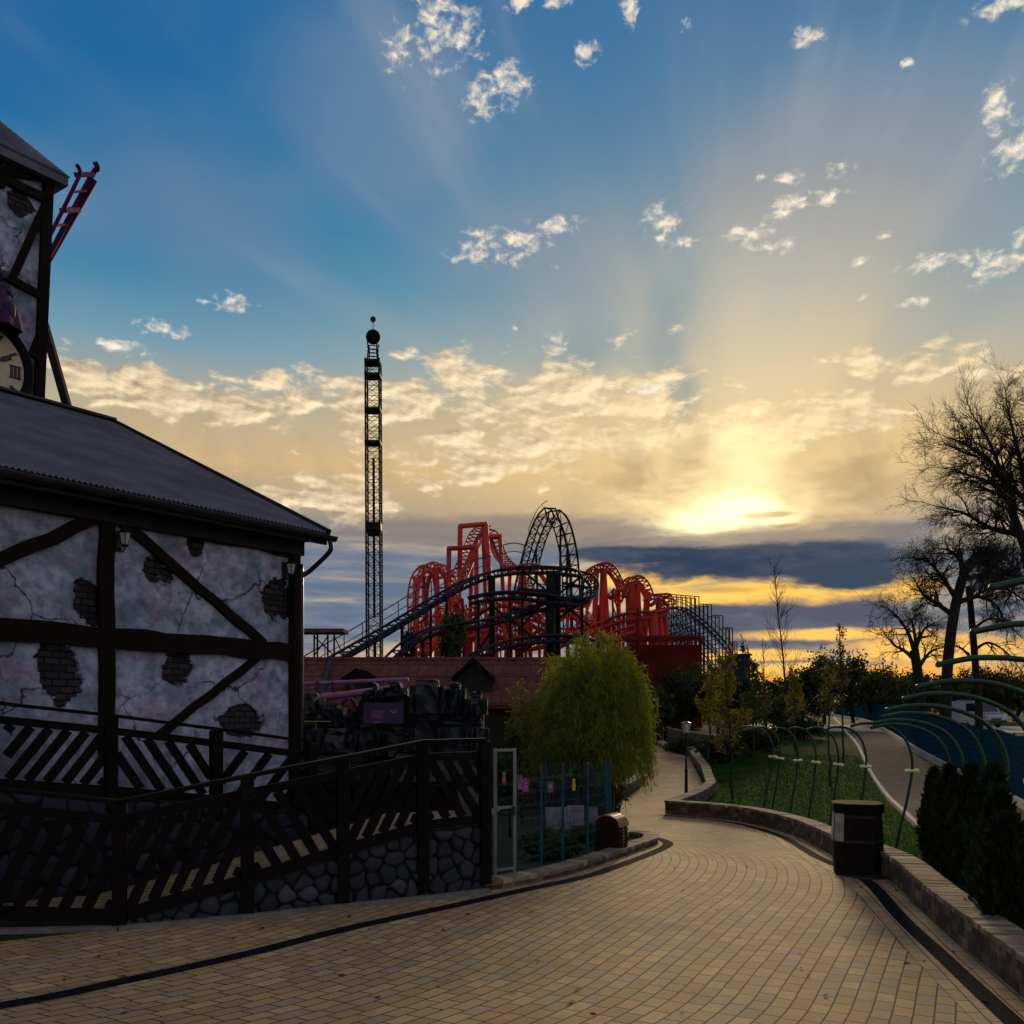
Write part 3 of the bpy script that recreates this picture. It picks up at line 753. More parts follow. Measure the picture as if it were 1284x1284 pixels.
# hipped roof
ov = 0.27; cx_, cy_ = lean(ZT1) - TW / 2, TD / 2; hx = TW / 2 + ov; ez = tz(13.26)
tr = MB(); ring = []
for (z, s) in ((ez - 0.16, 1.0), (ez, 1.0), (ez + 0.03, 1.02), (tz(15.0), 0.0)):
    ring.append([Vector((cx_ + a * hx * s, cy_ + b_ * hx * s, z)) for a, b_ in ((-1, -1), (1, -1), (1, 1), (-1, 1))])
vs = [p for r in ring for p in r]
tr.add(vs, [(3, 2, 1, 0)] + [(i * 4 + k, i * 4 + (k + 1) % 4, i * 4 + 4 + (k + 1) % 4, i * 4 + 4 + k) for i in range(3) for k in range(4)])
for k in range(46):
    u = -1 + 2 * (k + .5) / 46; top = 1 - abs(u)
    tr.bar((cx_ + u * hx, cy_ - hx * 1.01, ez + 0.05), (cx_ + u * hx, cy_ - hx * (1 - top) , ez + (tz(15.0) - ez) * top + .02), 0.03, 0.025)
tr.build('roof', MT['roof_sheet'], tow, local=True)
# clock
ccx, ccz = LT(-22, 455, -0.12); ck_o = Vector((TC.x, TC.y, 0)) + _bx * ccx + _by * -0.02; ck_o.z = ccz
clk = thing('wall_clock', ck_o, 'big round cream clock face with black rim on the tower wall', 'clock', rotz=BROT)
RX = Matrix.Rotation(R(90), 3, 'X')
MT['clock_face'] = M('aged cream clock face', (.62, .49, .32), 0.7, 0.25, 1.5)
mb = MB(); mb.lathe((0, 0, 0), [(0.80, -0.02), (0.80, 0.10), (0.0001, 0.10)], 48, False, RX); mb.build('face', MT['clock_face'], clk, local=True)
mb = MB(); mb.lathe((0, 0, 0), [(0.79, 0.10), (0.81, 0.15), (0.88, 0.19), (0.96, 0.17), (1.00, 0.10), (1.00, -0.03)], 48, True, RX, False); mb.build('rim', M('blue black clock rim', (.008, .009, .012), .7, .3, spec=.1), clk, local=True)
mb = MB()
def stroke(x0, z0, x1, z1, w): mb.bar((x0, -0.115, z0), (x1, -0.115, z1), w, 0.02, (0, 1, 0))
for h in range(12):
    a = R(90 - h * 30); c_, s_ = math.cos(a), math.sin(a)
    mb = MB()
    if h % 3: stroke(c_ * 0.60, s_ * 0.60, c_ * 0.74, s_ * 0.74, 0.045)
    else:
        txt = {0: 'XII', 3: 'III', 6: 'VI', 9: 'IX'}[h]; wd = {'I': .075, 'V': .16, 'X': .16}; tot = sum(wd[q] for q in txt); x = c_ * 0.62 - tot / 2; zc = s_ * 0.62
        for q in txt:
            m_ = x + wd[q] / 2; H = 0.11
            if q == 'I':
                stroke(m_, zc - H, m_, zc + H, 0.042)
            elif q == 'V': stroke(m_ - .06, zc + H, m_, zc - H, 0.035); stroke(m_ + .06, zc + H, m_, zc - H, 0.03)
            else: stroke(m_ - .06, zc + H, m_ + .06, zc - H, 0.038); stroke(m_ + .06, zc + H, m_ - .06, zc - H, 0.028)
            x += wd[q]
        stroke(c_ * 0.62 - tot / 2, zc + 0.115, c_ * 0.62 + tot / 2, zc + 0.115, 0.02); stroke(c_ * 0.62 - tot / 2, zc - 0.115, c_ * 0.62 + tot / 2, zc - 0.115, 0.02)
    mb.build('numeral' if h % 3 == 0 else 'hour_mark', MT['black_metal'], clk, local=True)
mb = MB(); mb.bar((-0.08, -0.13, -0.05), (0.44, -0.13, 0.22), 0.05, 0.02, (0, 1, 0)); mb.bar((0.36, -0.13, 0.18), (0.52, -0.13, 0.26), 0.09, 0.018, (0, 1, 0)); mb.build('hand', MT['black_metal'], clk, local=True)
mb = MB(); mb.bar((0.05, -0.145, -0.05), (-0.30, -0.145, 0.60), 0.04, 0.02, (0, 1, 0)); mb.lathe((0, -0.11, 0), [(0.06, 0), (0.06, .05), (.0001, .055)], 12, True, RX); mb.build('hand', MT['black_metal'], clk, local=True)

# figure in purple sitting on the clock rim
fx, fz = LT(-2, 385, -0.35); fo = Vector((TC.x, TC.y, 0)) + _bx * (fx) + _by * -0.22; fo.z = fz + 0.03
fig = thing('puppet', fo, 'small dark grinning puppet in purple clothes perched on the clock rim', 'puppet', rotz=BROT)
def skin(name, pts, edges, rad, mat, parent, sub=2):
    me = bpy.data.meshes.new(name); me.from_pydata(pts, edges, []); o = bpy.data.objects.new(name, me); COL.objects.link(o); o.parent = parent
    bm = bmesh.new(); bm.from_mesh(me); ly = bm.verts.layers.skin.verify()
    for i, v in enumerate(bm.verts): v[ly].radius = (rad[i], rad[i]); v[ly].use_root = i == 0
    bm.to_mesh(me); bm.free()
    o.modifiers.new('skin', 'SKIN').use_smooth_shade = True; o.modifiers.new('sub', 'SUBSURF').levels = sub; o.modifiers['sub'].render_levels = sub
    me.materials.append(mat); return o
MT['puppet_skin'] = M('dark violet puppet skin', (.035, .022, .045), 0.6, 0.4, 8.0)
MT['purple_cloth'] = M('deep purple cloth', (.050, .013, .055), 0.85, 0.4, 5.0, 0.5, 16.0)
skin('body', [(0, 0, .05), (0, .02, .28), (0, .0, .48), (0, -.02, .56), (.17, .0, .46), (.27, -.10, .30), (.20, -.26, .22), (-.17, 0, .46), (-.27, -.10, .30), (-.22, -.24, .16), (.11, -.20, .06), (.13, -.38, -.02), (.13, -.40, -.26), (-.11, -.20, .06), (-.12, -.38, -.02), (-.12, -.40, -.26)],
     [(0, 1), (1, 2), (2, 3), (2, 4), (4, 5), (5, 6), (2, 7), (7, 8), (8, 9), (0, 10), (10, 11), (11, 12), (0, 13), (13, 14), (14, 15)], [.14, .15, .13, .06, .07, .05, .04, .07, .05, .04, .10, .075, .05, .10, .075, .05], MT['puppet_skin'], fig)
mb = MB(); mb.ball((0, -.05, .68), 0.15, 12, (0.95, 0.95, 1.1)); mb.ball((0, -.20, .65), 0.035, 8); mb.prism([(.10, -.04, .70), (.27, -.02, .80), (.24, -.02, .66), (.11, -.04, .60)], (0, .03, 0)); mb.prism([(-.10, -.04, .70), (-.27, -.02, .80), (-.24, -.02, .66), (-.11, -.04, .60)], (0, .03, 0))
hd = mb.build('head', MT['puppet_skin'], fig, local=True)
MT['eye_white'] = M('painted eye white', (.65, .65, .62), 0.4, 0.05)
for sx in (-1, 1):
    mb = MB(); mb.ball((sx * .06, -.175, .72), 0.036, 8); mb.build('eye', MT['eye_white'], hd, local=True)
mb = MB(); n = 40; prof = [(.17, .40), (.20, .22), (.30, .08), (.36, -.04), (.40, -.22), (.42, -.42)]; vs = []
for (r, z) in prof:
    for k in range(n):
        a = k * math.tau / n; rr_ = r * (1 + 0.10 * math.sin(a * 7) * max(0, (.4 - z))); y = -abs(math.sin(a)) * rr_ * 1.0 - .04 if math.sin(a) < 0 else math.sin(a) * rr_ * 0.55
        vs.append(Vector((math.cos(a) * rr_ * 1.05, y, z)))
mb.add(vs, [(i * n + k, i * n + (k + 1) % n, (i + 1) * n + (k + 1) % n, (i + 1) * n + k) for i in range(5) for k in range(n)], True)
mb.build('robe', MT['purple_cloth'], fig, local=True)

# broken end of coaster track sticking out of the tower, and the prop behind it
MT['purple_paint'] = M('purple track paint', (.085, .016, .075), 0.75, 0.3, 3.0, spec=0.08)
def track_mb(pts, gauge, rr_, tie, spine_r, drop, up=(0, 0, 1), tie_r=None, step_path=0.5, n=8, ups=None):
    """two rails + ties (+ spine) along a path -> MB"""
    mb = MB(); pts = resample(pts, step_path); L, Rr, Sp = [], [], []
    for i, p in enumerate(pts):
        d = (pts[min(i + 1, len(pts) - 1)] - pts[max(i - 1, 0)]).normalized(); u = Vector(up)
        if ups is not None: u = ups(i / (len(pts) - 1), p)
        s_ = d.cross(u)
        if s_.length < .05: s_ = d.cross(Vector((0, 1, 0)))
        s_.normalize(); u = s_.cross(d)
        L.append(p - s_ * gauge / 2); Rr.append(p + s_ * gauge / 2); Sp.append(p - u * drop)
    mb.tube(L, rr_, n); mb.tube(Rr, rr_, n)
    if spine_r: mb.tube(Sp, spine_r, n)
    k = max(1, int(tie / step_path)); tr_ = tie_r or rr_ * 0.7
    for i in range(0, len(pts), k):
        if spine_r: mb.tube([L[i], Sp[i], Rr[i]], tr_, 5, smooth=False)
        mb.tube([L[i], Rr[i]], tr_, 5, smooth=False)
    return mb
mbx = MB()
rl_ = catmull([P(50, 318, 20.6), P(65, 291, 20.6), P(98, 224, 20.8), P(100, 214, 20.7), P(96, 206, 20.6)], 6); rr2 = catmull([P(50, 340, 21.2), P(66, 312, 21.2), P(114, 222, 21.4), P(122, 212, 21.3), P(119, 203, 21.2)], 6)
mbx.tube(rl_, 0.045, 8); mbx.tube(rr2, 0.06, 8)
mbx.tube([P(50, 345, 21.3), P(66, 317, 21.3), P(118, 226, 21.5)], 0.075, 8)
for (a, b_) in (((98, 219), (117, 217)), ((91, 241), (108, 239)), ((80, 263), (97, 259)), ((70, 283), (85, 281))):
    mbx.bar(P(*a, 20.8), P(*b_, 21.35), 0.05, 0.05)
mbx.bar(P(97, 219, 20.8), P(115, 219, 21.35), 0.16, 0.10); mbx.bar(P(79, 264, 20.7), P(97, 263, 21.35), 0.16, 0.10)
tag(mbx.build('broken_track', MT['purple_paint'], None, origin=P(66, 312, 21)), 'broken end of purple ladder-like coaster track jutting out behind the tower', 'coaster track')
mb = MB(); mb.bar(P(55, 405, 19.6), P(90, 530, 19.6), 0.15, 0.15); tag(mb.build('prop_beam', M('purple grey steel', (.020, .016, .024), 0.8, spec=.05), None, origin=P(88, 512, 19.6)), 'slanting grey prop beam leaning on the tower above the ridge', 'beam')

# ================================================================== RAMP WITH TIMBER RAILINGS
def voronoi_cells(pts, bounds):
    """2-D Voronoi cells clipped to a polygon bound, by half-plane clipping"""
    out = []
    for i, p in enumerate(pts):
        poly = list(bounds)
        near = sorted(range(len(pts)), key=lambda j: (pts[j][0] - p[0]) ** 2 + (pts[j][1] - p[1]) ** 2)[1:18]
        for j in near:
            q = pts[j]; mx, my = (p[0] + q[0]) / 2, (p[1] + q[1]) / 2; nx, ny = q[0] - p[0], q[1] - p[1]
            new = []
            for a, b_ in zip(poly, poly[1:] + poly[:1]):
                da = (a[0] - mx) * nx + (a[1] - my) * ny; db = (b_[0] - mx) * nx + (b_[1] - my) * ny
                if da <= 0: new.append(a)
                if da * db < 0:
                    t = da / (da - db); new.append((a[0] + (b_[0] - a[0]) * t, a[1] + (b_[1] - a[1]) * t))
            poly = new
            if len(poly) < 3: break
        if len(poly) >= 3: out.append(poly)
    return out
def stones(mb, place, bounds, n, seed, depth=0.07, gap=0.011):
    """rounded fieldstones filling a polygon of wall coordinates; place(u, v, out) -> point"""
    rnd = random.Random(seed); us = [p[0] for p in bounds]; vs_ = [p[1] for p in bounds]; pts = []
    u0, u1, v0, v1 = min(us), max(us), min(vs_), max(vs_)
    def inside(p):
        c = False
        for a, b_ in zip(bounds, bounds[1:] + bounds[:1]):
            if (a[1] > p[1]) != (b_[1] > p[1]) and p[0] < (b_[0] - a[0]) * (p[1] - a[1]) / (b_[1] - a[1]) + a[0]: c = not c
        return c
    tries = 0
    md = 0.72 * math.sqrt((u1 - u0) * (v1 - v0) / n)
    while len(pts) < n and tries < n * 60:
        tries += 1; p = (rnd.uniform(u0, u1), rnd.uniform(v0, v1))
        if inside(p) and all((p[0] - q[0]) ** 2 + 1.0 * (p[1] - q[1]) ** 2 > md * md for q in pts): pts.append(p)
    for poly in voronoi_cells(pts, bounds):
        cx = sum(p[0] for p in poly) / len(poly); cy = sum(p[1] for p in poly) / len(poly)
        # round the outline, then dome it
        q = [(p_[0] + rnd.gauss(0, .014), p_[1] + rnd.gauss(0, .014)) for p_ in poly]
        for _ in range(1):
            q = [((a[0] * .75 + b_[0] * .25), (a[1] * .75 + b_[1] * .25)) if k == 0 else ((a[0] * .25 + b_[0] * .75), (a[1] * .25 + b_[1] * .75)) for a, b_ in zip(q, q[1:] + q[:1]) for k in (0, 1)]
        h = depth * rnd.uniform(0.6, 1.2); size = math.sqrt(abs(sum(a[0] * b_[1] - b_[0] * a[1] for a, b_ in zip(q, q[1:] + q[:1]))) / 2) + 1e-6
        rings = []; tx, ty = rnd.uniform(-.25, .25), rnd.uniform(-.25, .25)
        for (s, o) in ((1 - gap / size * 1.4, 0.0), (1 - gap / size * 2.0, h * 0.55), (1 - gap / size * 2.0 - 0.12, h * 0.88), (0.5, h)):
            rings.append([place(cx + (a - cx) * s, cy + (b_ - cy) * s, o * (1 + tx * (a - cx) / size + ty * (b_ - cy) / size)) for a, b_ in q])
        k = len(q); vs2 = [p for r in rings for p in r] + [place(cx, cy, h)]
        fs = [(i * k + j, i * k + (j + 1) % k, (i + 1) * k + (j + 1) % k, (i + 1) * k + j) for i in range(3) for j in range(k)] + [(3 * k + j, 3 * k + (j + 1) % k, 4 * k) for j in range(k)]
        mb.add(vs2, fs, True)
def mat_stone(name, a, b_, c_):
    m, nt, b = new_mat(name)
    gi = nt.nodes.new('ShaderNodeNewGeometry'); rnd = S(nt, gi.outputs['Random Per Island']); v = objco(nt)
    n = noise(nt, v, 3.0, 5.0, 0.65); n2 = noise(nt, v, 14.0, 5.0, 0.65)
    c = ramp(nt, rnd, [(0, tuple(x * .45 for x in a)), (.25, a), (.45, b_), (.6, tuple(x * .5 for x in c_)), (.8, c_), (.92, tuple(x * 1.8 for x in b_)), (1, tuple(x * .6 for x in a))])
    c = mixc(nt, n.step(0.35, 0.7) * 0.6, c, tuple(x * 0.35 for x in a)); c = mixc(nt, n2.step(0.5, 0.75) * 0.4, c, tuple(min(1, x * 1.6) for x in b_))
    setc(nt, b, c); b.inputs['Roughness'].default_value = 0.85; bump(nt, b, n2 + n * 0.5, 0.7, 0.02); return m
MT['fieldstone'] = mat_stone('painted fieldstone', (.024, .024, .032), (.038, .034, .050), (.020, .036, .042))
MT['mortar'] = M('dark stone mortar', (.012, .011, .012), 0.95, 0.4, 8.0)

FP = [Vector((-7.6, 9.72, 0)), Vector((*g2((150, 1165))[0], 0)), Vector((*g2((310, 1150))[0], 0)), Vector((*g2((430, 1137))[0], 0)), Vector((*g2((530, 1127))[0], 0)), Vector((*g2((608, 1118))[0], 0))]
RT = [1.80, 1.40, 1.64, 1.82, 1.995, 2.0]       # handrail heights
RB = [0.34, 0.155, 0.444, 0.70, 0.93, 0.96]      # bottom rail heights
def railing(name, pts, top, bot, label, posts, lean0, nsl, post_base, cat='railing', group=None, second=0.20):
    t = thing(name, pts[0].copy() + Vector((0, 0, bot[0])), label, cat, group)
    rl1, rl2, rl3 = MB(), MB(), MB()
    for i in range(len(pts) - 1):
        a, b_ = pts[i], pts[i + 1]; z = Vector((0, 0, 1)); e = (b_ - a).normalized() * (0.0)
        rl1.bar(a + z * top[i], b_ + z * top[i + 1], 0.15, 0.045)
        rl2.bar(a + z * (top[i] - second), b_ + z * (top[i + 1] - second), 0.05, 0.10)
        rl3.bar(a + z * bot[i], b_ + z * bot[i + 1], 0.06, 0.12)
    rl1.build('handrail', MT['dark_wood'], t); rl2.build('upper_rail', MT['dark_wood'], t); rl3.build('bottom_rail', MT['dark_wood'], t)
    for i, (a, pz) in enumerate(zip(pts, post_base)):
        if not posts[i]: continue
        mb = MB(); hgt = top[i] - 0.02 - pz; mb.bbox(a + Vector((0, 0, pz + hgt / 2)), (0.15, 0.15, hgt), 0.012, Matrix.Rotation(math.atan2((pts[-1] - pts[0]).y, (pts[-1] - pts[0]).x), 3, 'Z')); mb.build('post', MT['dark_wood'], t)
    for i in range(len(pts) - 1):
        a, b_ = pts[i], pts[i + 1]; mb = MB(); L = (b_ - a).length; d = (b_ - a) / L; side = Vector((d.y, -d.x, 0))
        n = nsl[i]; s = lean0[i]; off = 0.46
        for k in range(-8, n + 9):
            u0 = (k + 0.5) / n * L; ub, ut = u0 - s * off / 2, u0 + s * off / 2
            # clip to the bay
            lo, hi = 0.07, L - 0.07; t0, t1 = 0.0, 1.0
            du = ut - ub
            for (lim, sgn) in ((lo, 1), (hi, -1)):
                f0, f1 = (ub - lim) * sgn, (ut - lim) * sgn
                if f0 < 0 and f1 < 0: t0, t1 = 1, 0
                elif f0 < 0: t0 = max(t0, f0 / (f0 - f1))
                elif f1 < 0: t1 = min(t1, f0 / (f0 - f1))
            if t1 - t0 < 0.08: continue
            def pt(tv):
                u = ub + du * tv; w = u / L; zb = lerp(bot[i], bot[i + 1], w) + 0.06; zt = lerp(top[i], top[i + 1], w) - second - 0.05
                return a + d * u + Vector((0, 0, lerp(zb, zt, tv))) + side * 0.002
            mb.bar(pt(t0), pt(t1), 0.034, 0.115, side.cross(pt(t1) - pt(t0)))
        mb.build('slats', MT['dark_wood'], t)
    return t
railing('ramp_railing', FP, RT, RB, 'dark timber ramp railing nearest the paving with slanted slats above the stone base', [1, 1, 1, 1, 1, 1], [1, 1, -1, 1, -1], [14, 6, 5, 5, 4], [0, 0, 0, 0.05, 0.1, 0.1], group='timber railings of the ramp')
UPX = [(-150, 9.9, 862), (0, 11.2, 882), (139, 11.95, 897), (271, 12.65, 914), (390, 13.3, 930)]
UP = []; UT = []
for (px, Y, py) in UPX: p = P(px, py, Y); UP.append(Vector((p.x, p.y, 0))); UT.append(p.z)
railing('ramp_railing', UP, UT, [z - 0.98 for z in UT], 'dark timber upper railing running down along the plaster wall behind the lower railing', [1, 0, 1, 1, 1], [1, 1, -1, 1], [8, 6, 5, 4], [z - 1.25 for z in UT], group='timber railings of the ramp')

# walls of the ramp
rw = thing('stone_ramp_wall', FP[1].copy(), 'low wall of rounded painted fieldstones under the front ramp railing', 'stone wall')
core, face = MB(), MB()
back = Vector((-0.42, 0.9, 0)).normalized()
for i in range(1, 5):
    a, b_ = FP[i] + back * 0.05, FP[i + 1] + back * 0.05
    za, zb = RB[i] - 0.08, RB[i + 1] - 0.08
    core.prism([a + Vector((0, 0, -0.05)), b_ + Vector((0, 0, -0.05)), b_ + Vector((0, 0, zb)), a + Vector((0, 0, za))], back * 0.25)
seg = [0]
for i in range(1, 5): seg.append(seg[-1] + (FP[i + 1] - FP[i]).length)
def place_front(u, v, o):
    u = max(0, min(u, seg[-1]))
    for i in range(4):
        if u <= seg[i + 1] or i == 3:
            w = (u - seg[i]) / (seg[i + 1] - seg[i]); a, b_ = FP[i + 1], FP[i + 2]; d = (b_ - a).normalized(); nn = Vector((d.y, -d.x, 0))
            return a + (b_ - a) * w + back * 0.05 + nn * o + Vector((0, 0, v))
bd = [(0.05, -0.02), (seg[-1], -0.02)] + [(seg[i], RB[i + 1] - 0.09) for i in range(4, -1, -1)]
stones(face, place_front, bd, 78, 5, 0.075)
# return at the right end
a = FP[5] + back * 0.05; ed = Vector((-0.10, 0.99, 0)).normalized(); en = Vector((ed.y, -ed.x, 0))
core.prism([a + Vector((0, 0, -0.1)), a + ed * 2.4 + Vector((0, 0, -0.1)), a + ed * 2.4 + Vector((0, 0, 1.15)), a + Vector((0, 0, 0.88))], -en * 0.25)
stones(face, lambda u, v, o: a + ed * u + en * o + Vector((0, 0, v)), [(0.02, -0.05), (2.4, -0.1), (2.4, 1.15), (0.02, 0.9)], 22, 9, 0.08)
core.build('core', MT['mortar'], rw); face.build('stone_facing', MT['fieldstone'], rw)
# plinth kerb in front of the left bay and along the whole foot
mb = MB(); q0 = [FP[0] + Vector((-3, -.3, 0)), FP[0] + Vector((0, -.02, 0)), FP[1] + Vector((0.02, -0.08, 0)), FP[2] + Vector((.03, -.10, 0)), FP[3] + Vector((.04, -.10, 0)), FP[4] + Vector((.04, -.10, 0)), FP[5] + Vector((.05, -.10, 0))]
for a, b_ in zip(q0, q0[1:]): mb.bar(a + Vector((0, 0, .02)), b_ + Vector((0, 0, .02)), 0.09, 0.07)
kb = mb.build('kerb', M('grey stone kerb', (.16, .15, .13), 0.85, 0.3, 6.0)); kb['kind'] = 'structure'
mb = MB(); d = (FP[1] - FP[0]).normalized()
mb.prism([FP[0] + back * .06, FP[1] + back * .06, FP[1] + back * .06 + Vector((0, 0, .085)), FP[0] + back * .06 + Vector((0, 0, .26))], back * 0.2)
tag(mb.build('plinth', MT['mortar'], None, origin=FP[0]), 'dark plinth strip under the left end of the front railing', 'plinth')

# ramp surfaces
MT['ramp_pavers'] = mat_pavers('ramp paving', R(20), 0.22, 0.11, (.44, .33, .19), (.33, .24, .14))
def ramp_sheet(A_, B_, nm):
    mb = MB(); mb.strip(A_, B_); o = mb.build(nm, MT['ramp_pavers']); o['kind'] = 'structure'
fr_ = [FP[i] + back * 0.28 + Vector((0, 0, max(0.03, RB[i] - 0.12 if i else 0.05))) for i in range(1, 6)]
bk_ = [Vector((-5.35, 11.65, fr_[0].z)), Vector((-4.0, 12.25, fr_[1].z)), Vector((-2.95, 12.85, fr_[2].z)), Vector((-1.9, 13.9, fr_[3].z)), Vector((-0.15, 14.3, fr_[4].z))]
ramp_sheet([FP[0] + back * 0.28 + Vector((0, 0, .03))] + fr_, [Vector((-8.6, 11.3, .03))] + bk_, 'ramp_floor')
# retaining wall under the upper railing
uw = thing('stone_ramp_wall', UP[0].copy(), 'dark painted stone retaining wall under the upper railing, seen through the lower slats', 'stone wall')
core, face = MB(), MB(); useg = [0]
for i in range(4): useg.append(useg[-1] + (UP[i + 1] - UP[i]).length)
for i in range(4):
    d = (UP[i + 1] - UP[i]).normalized(); nb = Vector((-d.y, d.x, 0))
    core.prism([UP[i] + nb * .03 + Vector((0, 0, -.05)), UP[i + 1] + nb * .03 + Vector((0, 0, -.05)), UP[i + 1] + nb * .03 + Vector((0, 0, UT[i + 1] - 1.06)), UP[i] + nb * .03 + Vector((0, 0, UT[i] - 1.06))], nb * 1.1)
def place_up(u, v, o):
    u = max(0, min(u, useg[-1]))
    for i in range(4):
        if u <= useg[i + 1] or i == 3:
            w = (u - useg[i]) / (useg[i + 1] - useg[i]); d = (UP[i + 1] - UP[i]).normalized(); nb = Vector((-d.y, d.x, 0))
            return UP[i] + (UP[i + 1] - UP[i]) * w + nb * (.03 - o) + Vector((0, 0, v))
stones(face, place_up, [(0, -.02), (useg[-1], -.02)] + [(useg[i], UT[i] - 1.07) for i in range(4, -1, -1)], 80, 21, 0.07)
core.build('core', MT['mortar'], uw); face.build('stone_facing', mat_stone('violet painted stone', (.024, .018, .038), (.036, .026, .050), (.018, .027, .034)), uw)

# ================================================================== DARK CASTLE-ROCK WALL with a piece of purple track
MT['rock'] = mat_stone('dark painted rock', (.026, .031, .042), (.040, .043, .050), (.020, .038, .052))
cw = thing('rock_wall', P(490, 950, 17.2), 'wall of big dark blue-grey rock blocks between the plaster building and the brown roof', 'rock wall')
rnd = random.Random(4); mb = MB()
blocks = [  # (x0, y0, x1, y1, depth)
    (366, 868, 402, 905, 17.4), (402, 880, 428, 912, 17.6), (366, 905, 398, 950, 17.2), (398, 912, 440, 955, 17.4), (428, 890, 456, 930, 18.0), (455, 855, 478, 884, 17.2), (477, 853, 510, 882, 17.2), (510, 850, 558, 905, 16.8),
    (554, 854, 584, 905, 17.1), (581, 866, 612, 906, 16.9), (440, 908, 476, 960, 17.1), (476, 910, 512, 960, 17.0), (510, 905, 545, 960, 16.9), (545, 903, 590, 960, 16.8), (588, 903, 613, 960, 16.7), (366, 940, 480, 990, 17.2), (480, 945, 613, 990, 16.8)]
for (x0, y0, x1, y1, Y) in blocks:
    a, b_ = P(x0, y1, Y), P(x1, y0, Y); c = (a + b_) / 2; bm = bmesh.new(); bmesh.ops.create_cube(bm, size=1)
    dx, dz = (b_.x - a.x) * 0.97, (b_.z - a.z) * 0.97
    for v in bm.verts: v.co = Vector((v.co.x * dx * rnd.uniform(.9, 1.0), v.co.y * 0.6, v.co.z * dz * rnd.uniform(.9, 1.0)))
    bmesh.ops.bevel(bm, geom=bm.edges[:], offset=0.12, segments=2, affect='EDGES'); bmesh.ops.subdivide_edges(bm, edges=bm.edges[:], cuts=2, use_grid_fill=True)
    for v in bm.verts: v.co += Vector((rnd.uniform(-1, 1), rnd.uniform(-1, 1), rnd.uniform(-1, 1))) * 0.013
    bm.verts.index_update(); mb.add([v.co + c + Vector((0, 0.45 + rnd.uniform(-.12, .12), 0)) for v in bm.verts], [[v.index for v in f.verts] for f in bm.faces]); bm.free()
mb.build('blocks', MT['rock'], cw)
mb = MB(); a, b_ = P(366, 880, 18.4), P(606, 990, 18.0)
mb.prism([Vector((a.x, 18.5, -0.8)), Vector((b_.x, 18.1, -0.8)), Vector((b_.x, 18.1, 2.5)), Vector((P(510, 0, 18.1).x, 18.1, 2.7)), Vector((P(456, 0, 18.2).x, 18.2, 2.7)), Vector((P(440, 0, 18.4).x, 18.4, 2.1)), Vector((a.x, 18.5, 2.1))], (0, .6, 0)); mb.build('core', MT['mortar'], cw)
MT['pink_paint'] = M('lilac pink track paint', (.24, .095, .22), 0.35, 0.25, 2.0, spec=0.5)
pt = thing('coaster_track', P(440, 900, 19), 'lilac pink coaster track passing behind the dark rock blocks', 'coaster track')
mb = MB(); up_ = [P(330, 859, 19.6), P(372, 858, 19.6), P(440, 855, 19.5), P(512, 851.5, 19.4)]; lo_ = [P(395, 876, 19.0), P(402, 875, 19.0), P(455, 868, 19.0), P(500, 862, 19.0)]
mb.tube(up_, 0.042, 10); mb.tube(lo_, 0.07, 10); mb.tube([P(395, 872, 19.9), P(440, 869, 19.9), P(500, 866, 19.9)], 0.045, 8); mb.build('rails', MT['pink_paint'], pt)
mb = MB()
for px in (376, 397, 417, 440, 470): mb.bar(P(px, 857, 19.55), P(px + 4, 873, 19.2), 0.06, 0.12)
mb.bar(P(420, 893, 19.0), P(436, 876, 19.0), 0.08, 0.08); mb.bar(P(452, 893, 19.0), P(440, 876, 19.0), 0.08, 0.08); mb.bar(P(418, 891, 19.0), P(456, 891, 19.0), 0.07, 0.05); mb.bar(P(437, 895, 19.05), P(437, 960, 19.05), 0.15, 0.15)
mb.build('ties', MT['purple_paint'], pt)
# purple sign
sg = thing('sign_board', P(481, 895, 16.2), 'purple sign board with rows of small pink lettering on the dark rock blocks', 'sign')
MT['sign_purple'] = M('deep purple sign print', (.022, .008, .050), 0.5, 0.4, 2.0)
mb = MB(); a, b_ = P(456, 907, 16.2), P(506, 881, 16.2); mb.box((a + b_) / 2, (b_.x - a.x, 0.04, b_.z - a.z)); mb.build('panel', MT['sign_purple'], sg)
MT['pink_print'] = M('pink print', (.36, .10, .26), 0.5, 0.2); mb = MB(); rnd = random.Random(2)
for row, (y0, y1) in enumerate(((890.6, 894.0), (895.4, 900.2))):
    x = 466.0
    while x < 480.5:
        w = rnd.uniform(1.3, 1.9); kind = rnd.randrange(3)
        bxp = lambda xa, ya, xb, yb: mb.box(((P(xa, ya, 16.17) + P(xb, yb, 16.17)) / 2), (abs(xb - xa) / F * 16.17, 0.012, abs(yb - ya) / F * 16.17))
        bxp(x, y0, x + .5, y1)
        if kind != 1: bxp(x + .5, y0, x + w, y0 + .8)
        if kind != 0: bxp(x + w - .4, y0 + .8, x + w, y1)
        else: bxp(x + .5, y1 - .8, x + w, y1)
        x += w + 0.7
bxp(467, 905.2, 478, 906.0)
for (xa, ya, xb, yb) in ((490, 889.5, 491, 893), (495.5, 889.5, 496.5, 893), (491, 892.6, 495.5, 894)): bxp(xa, ya, xb, yb)
mb.build('lettering', MT['pink_print'], sg)

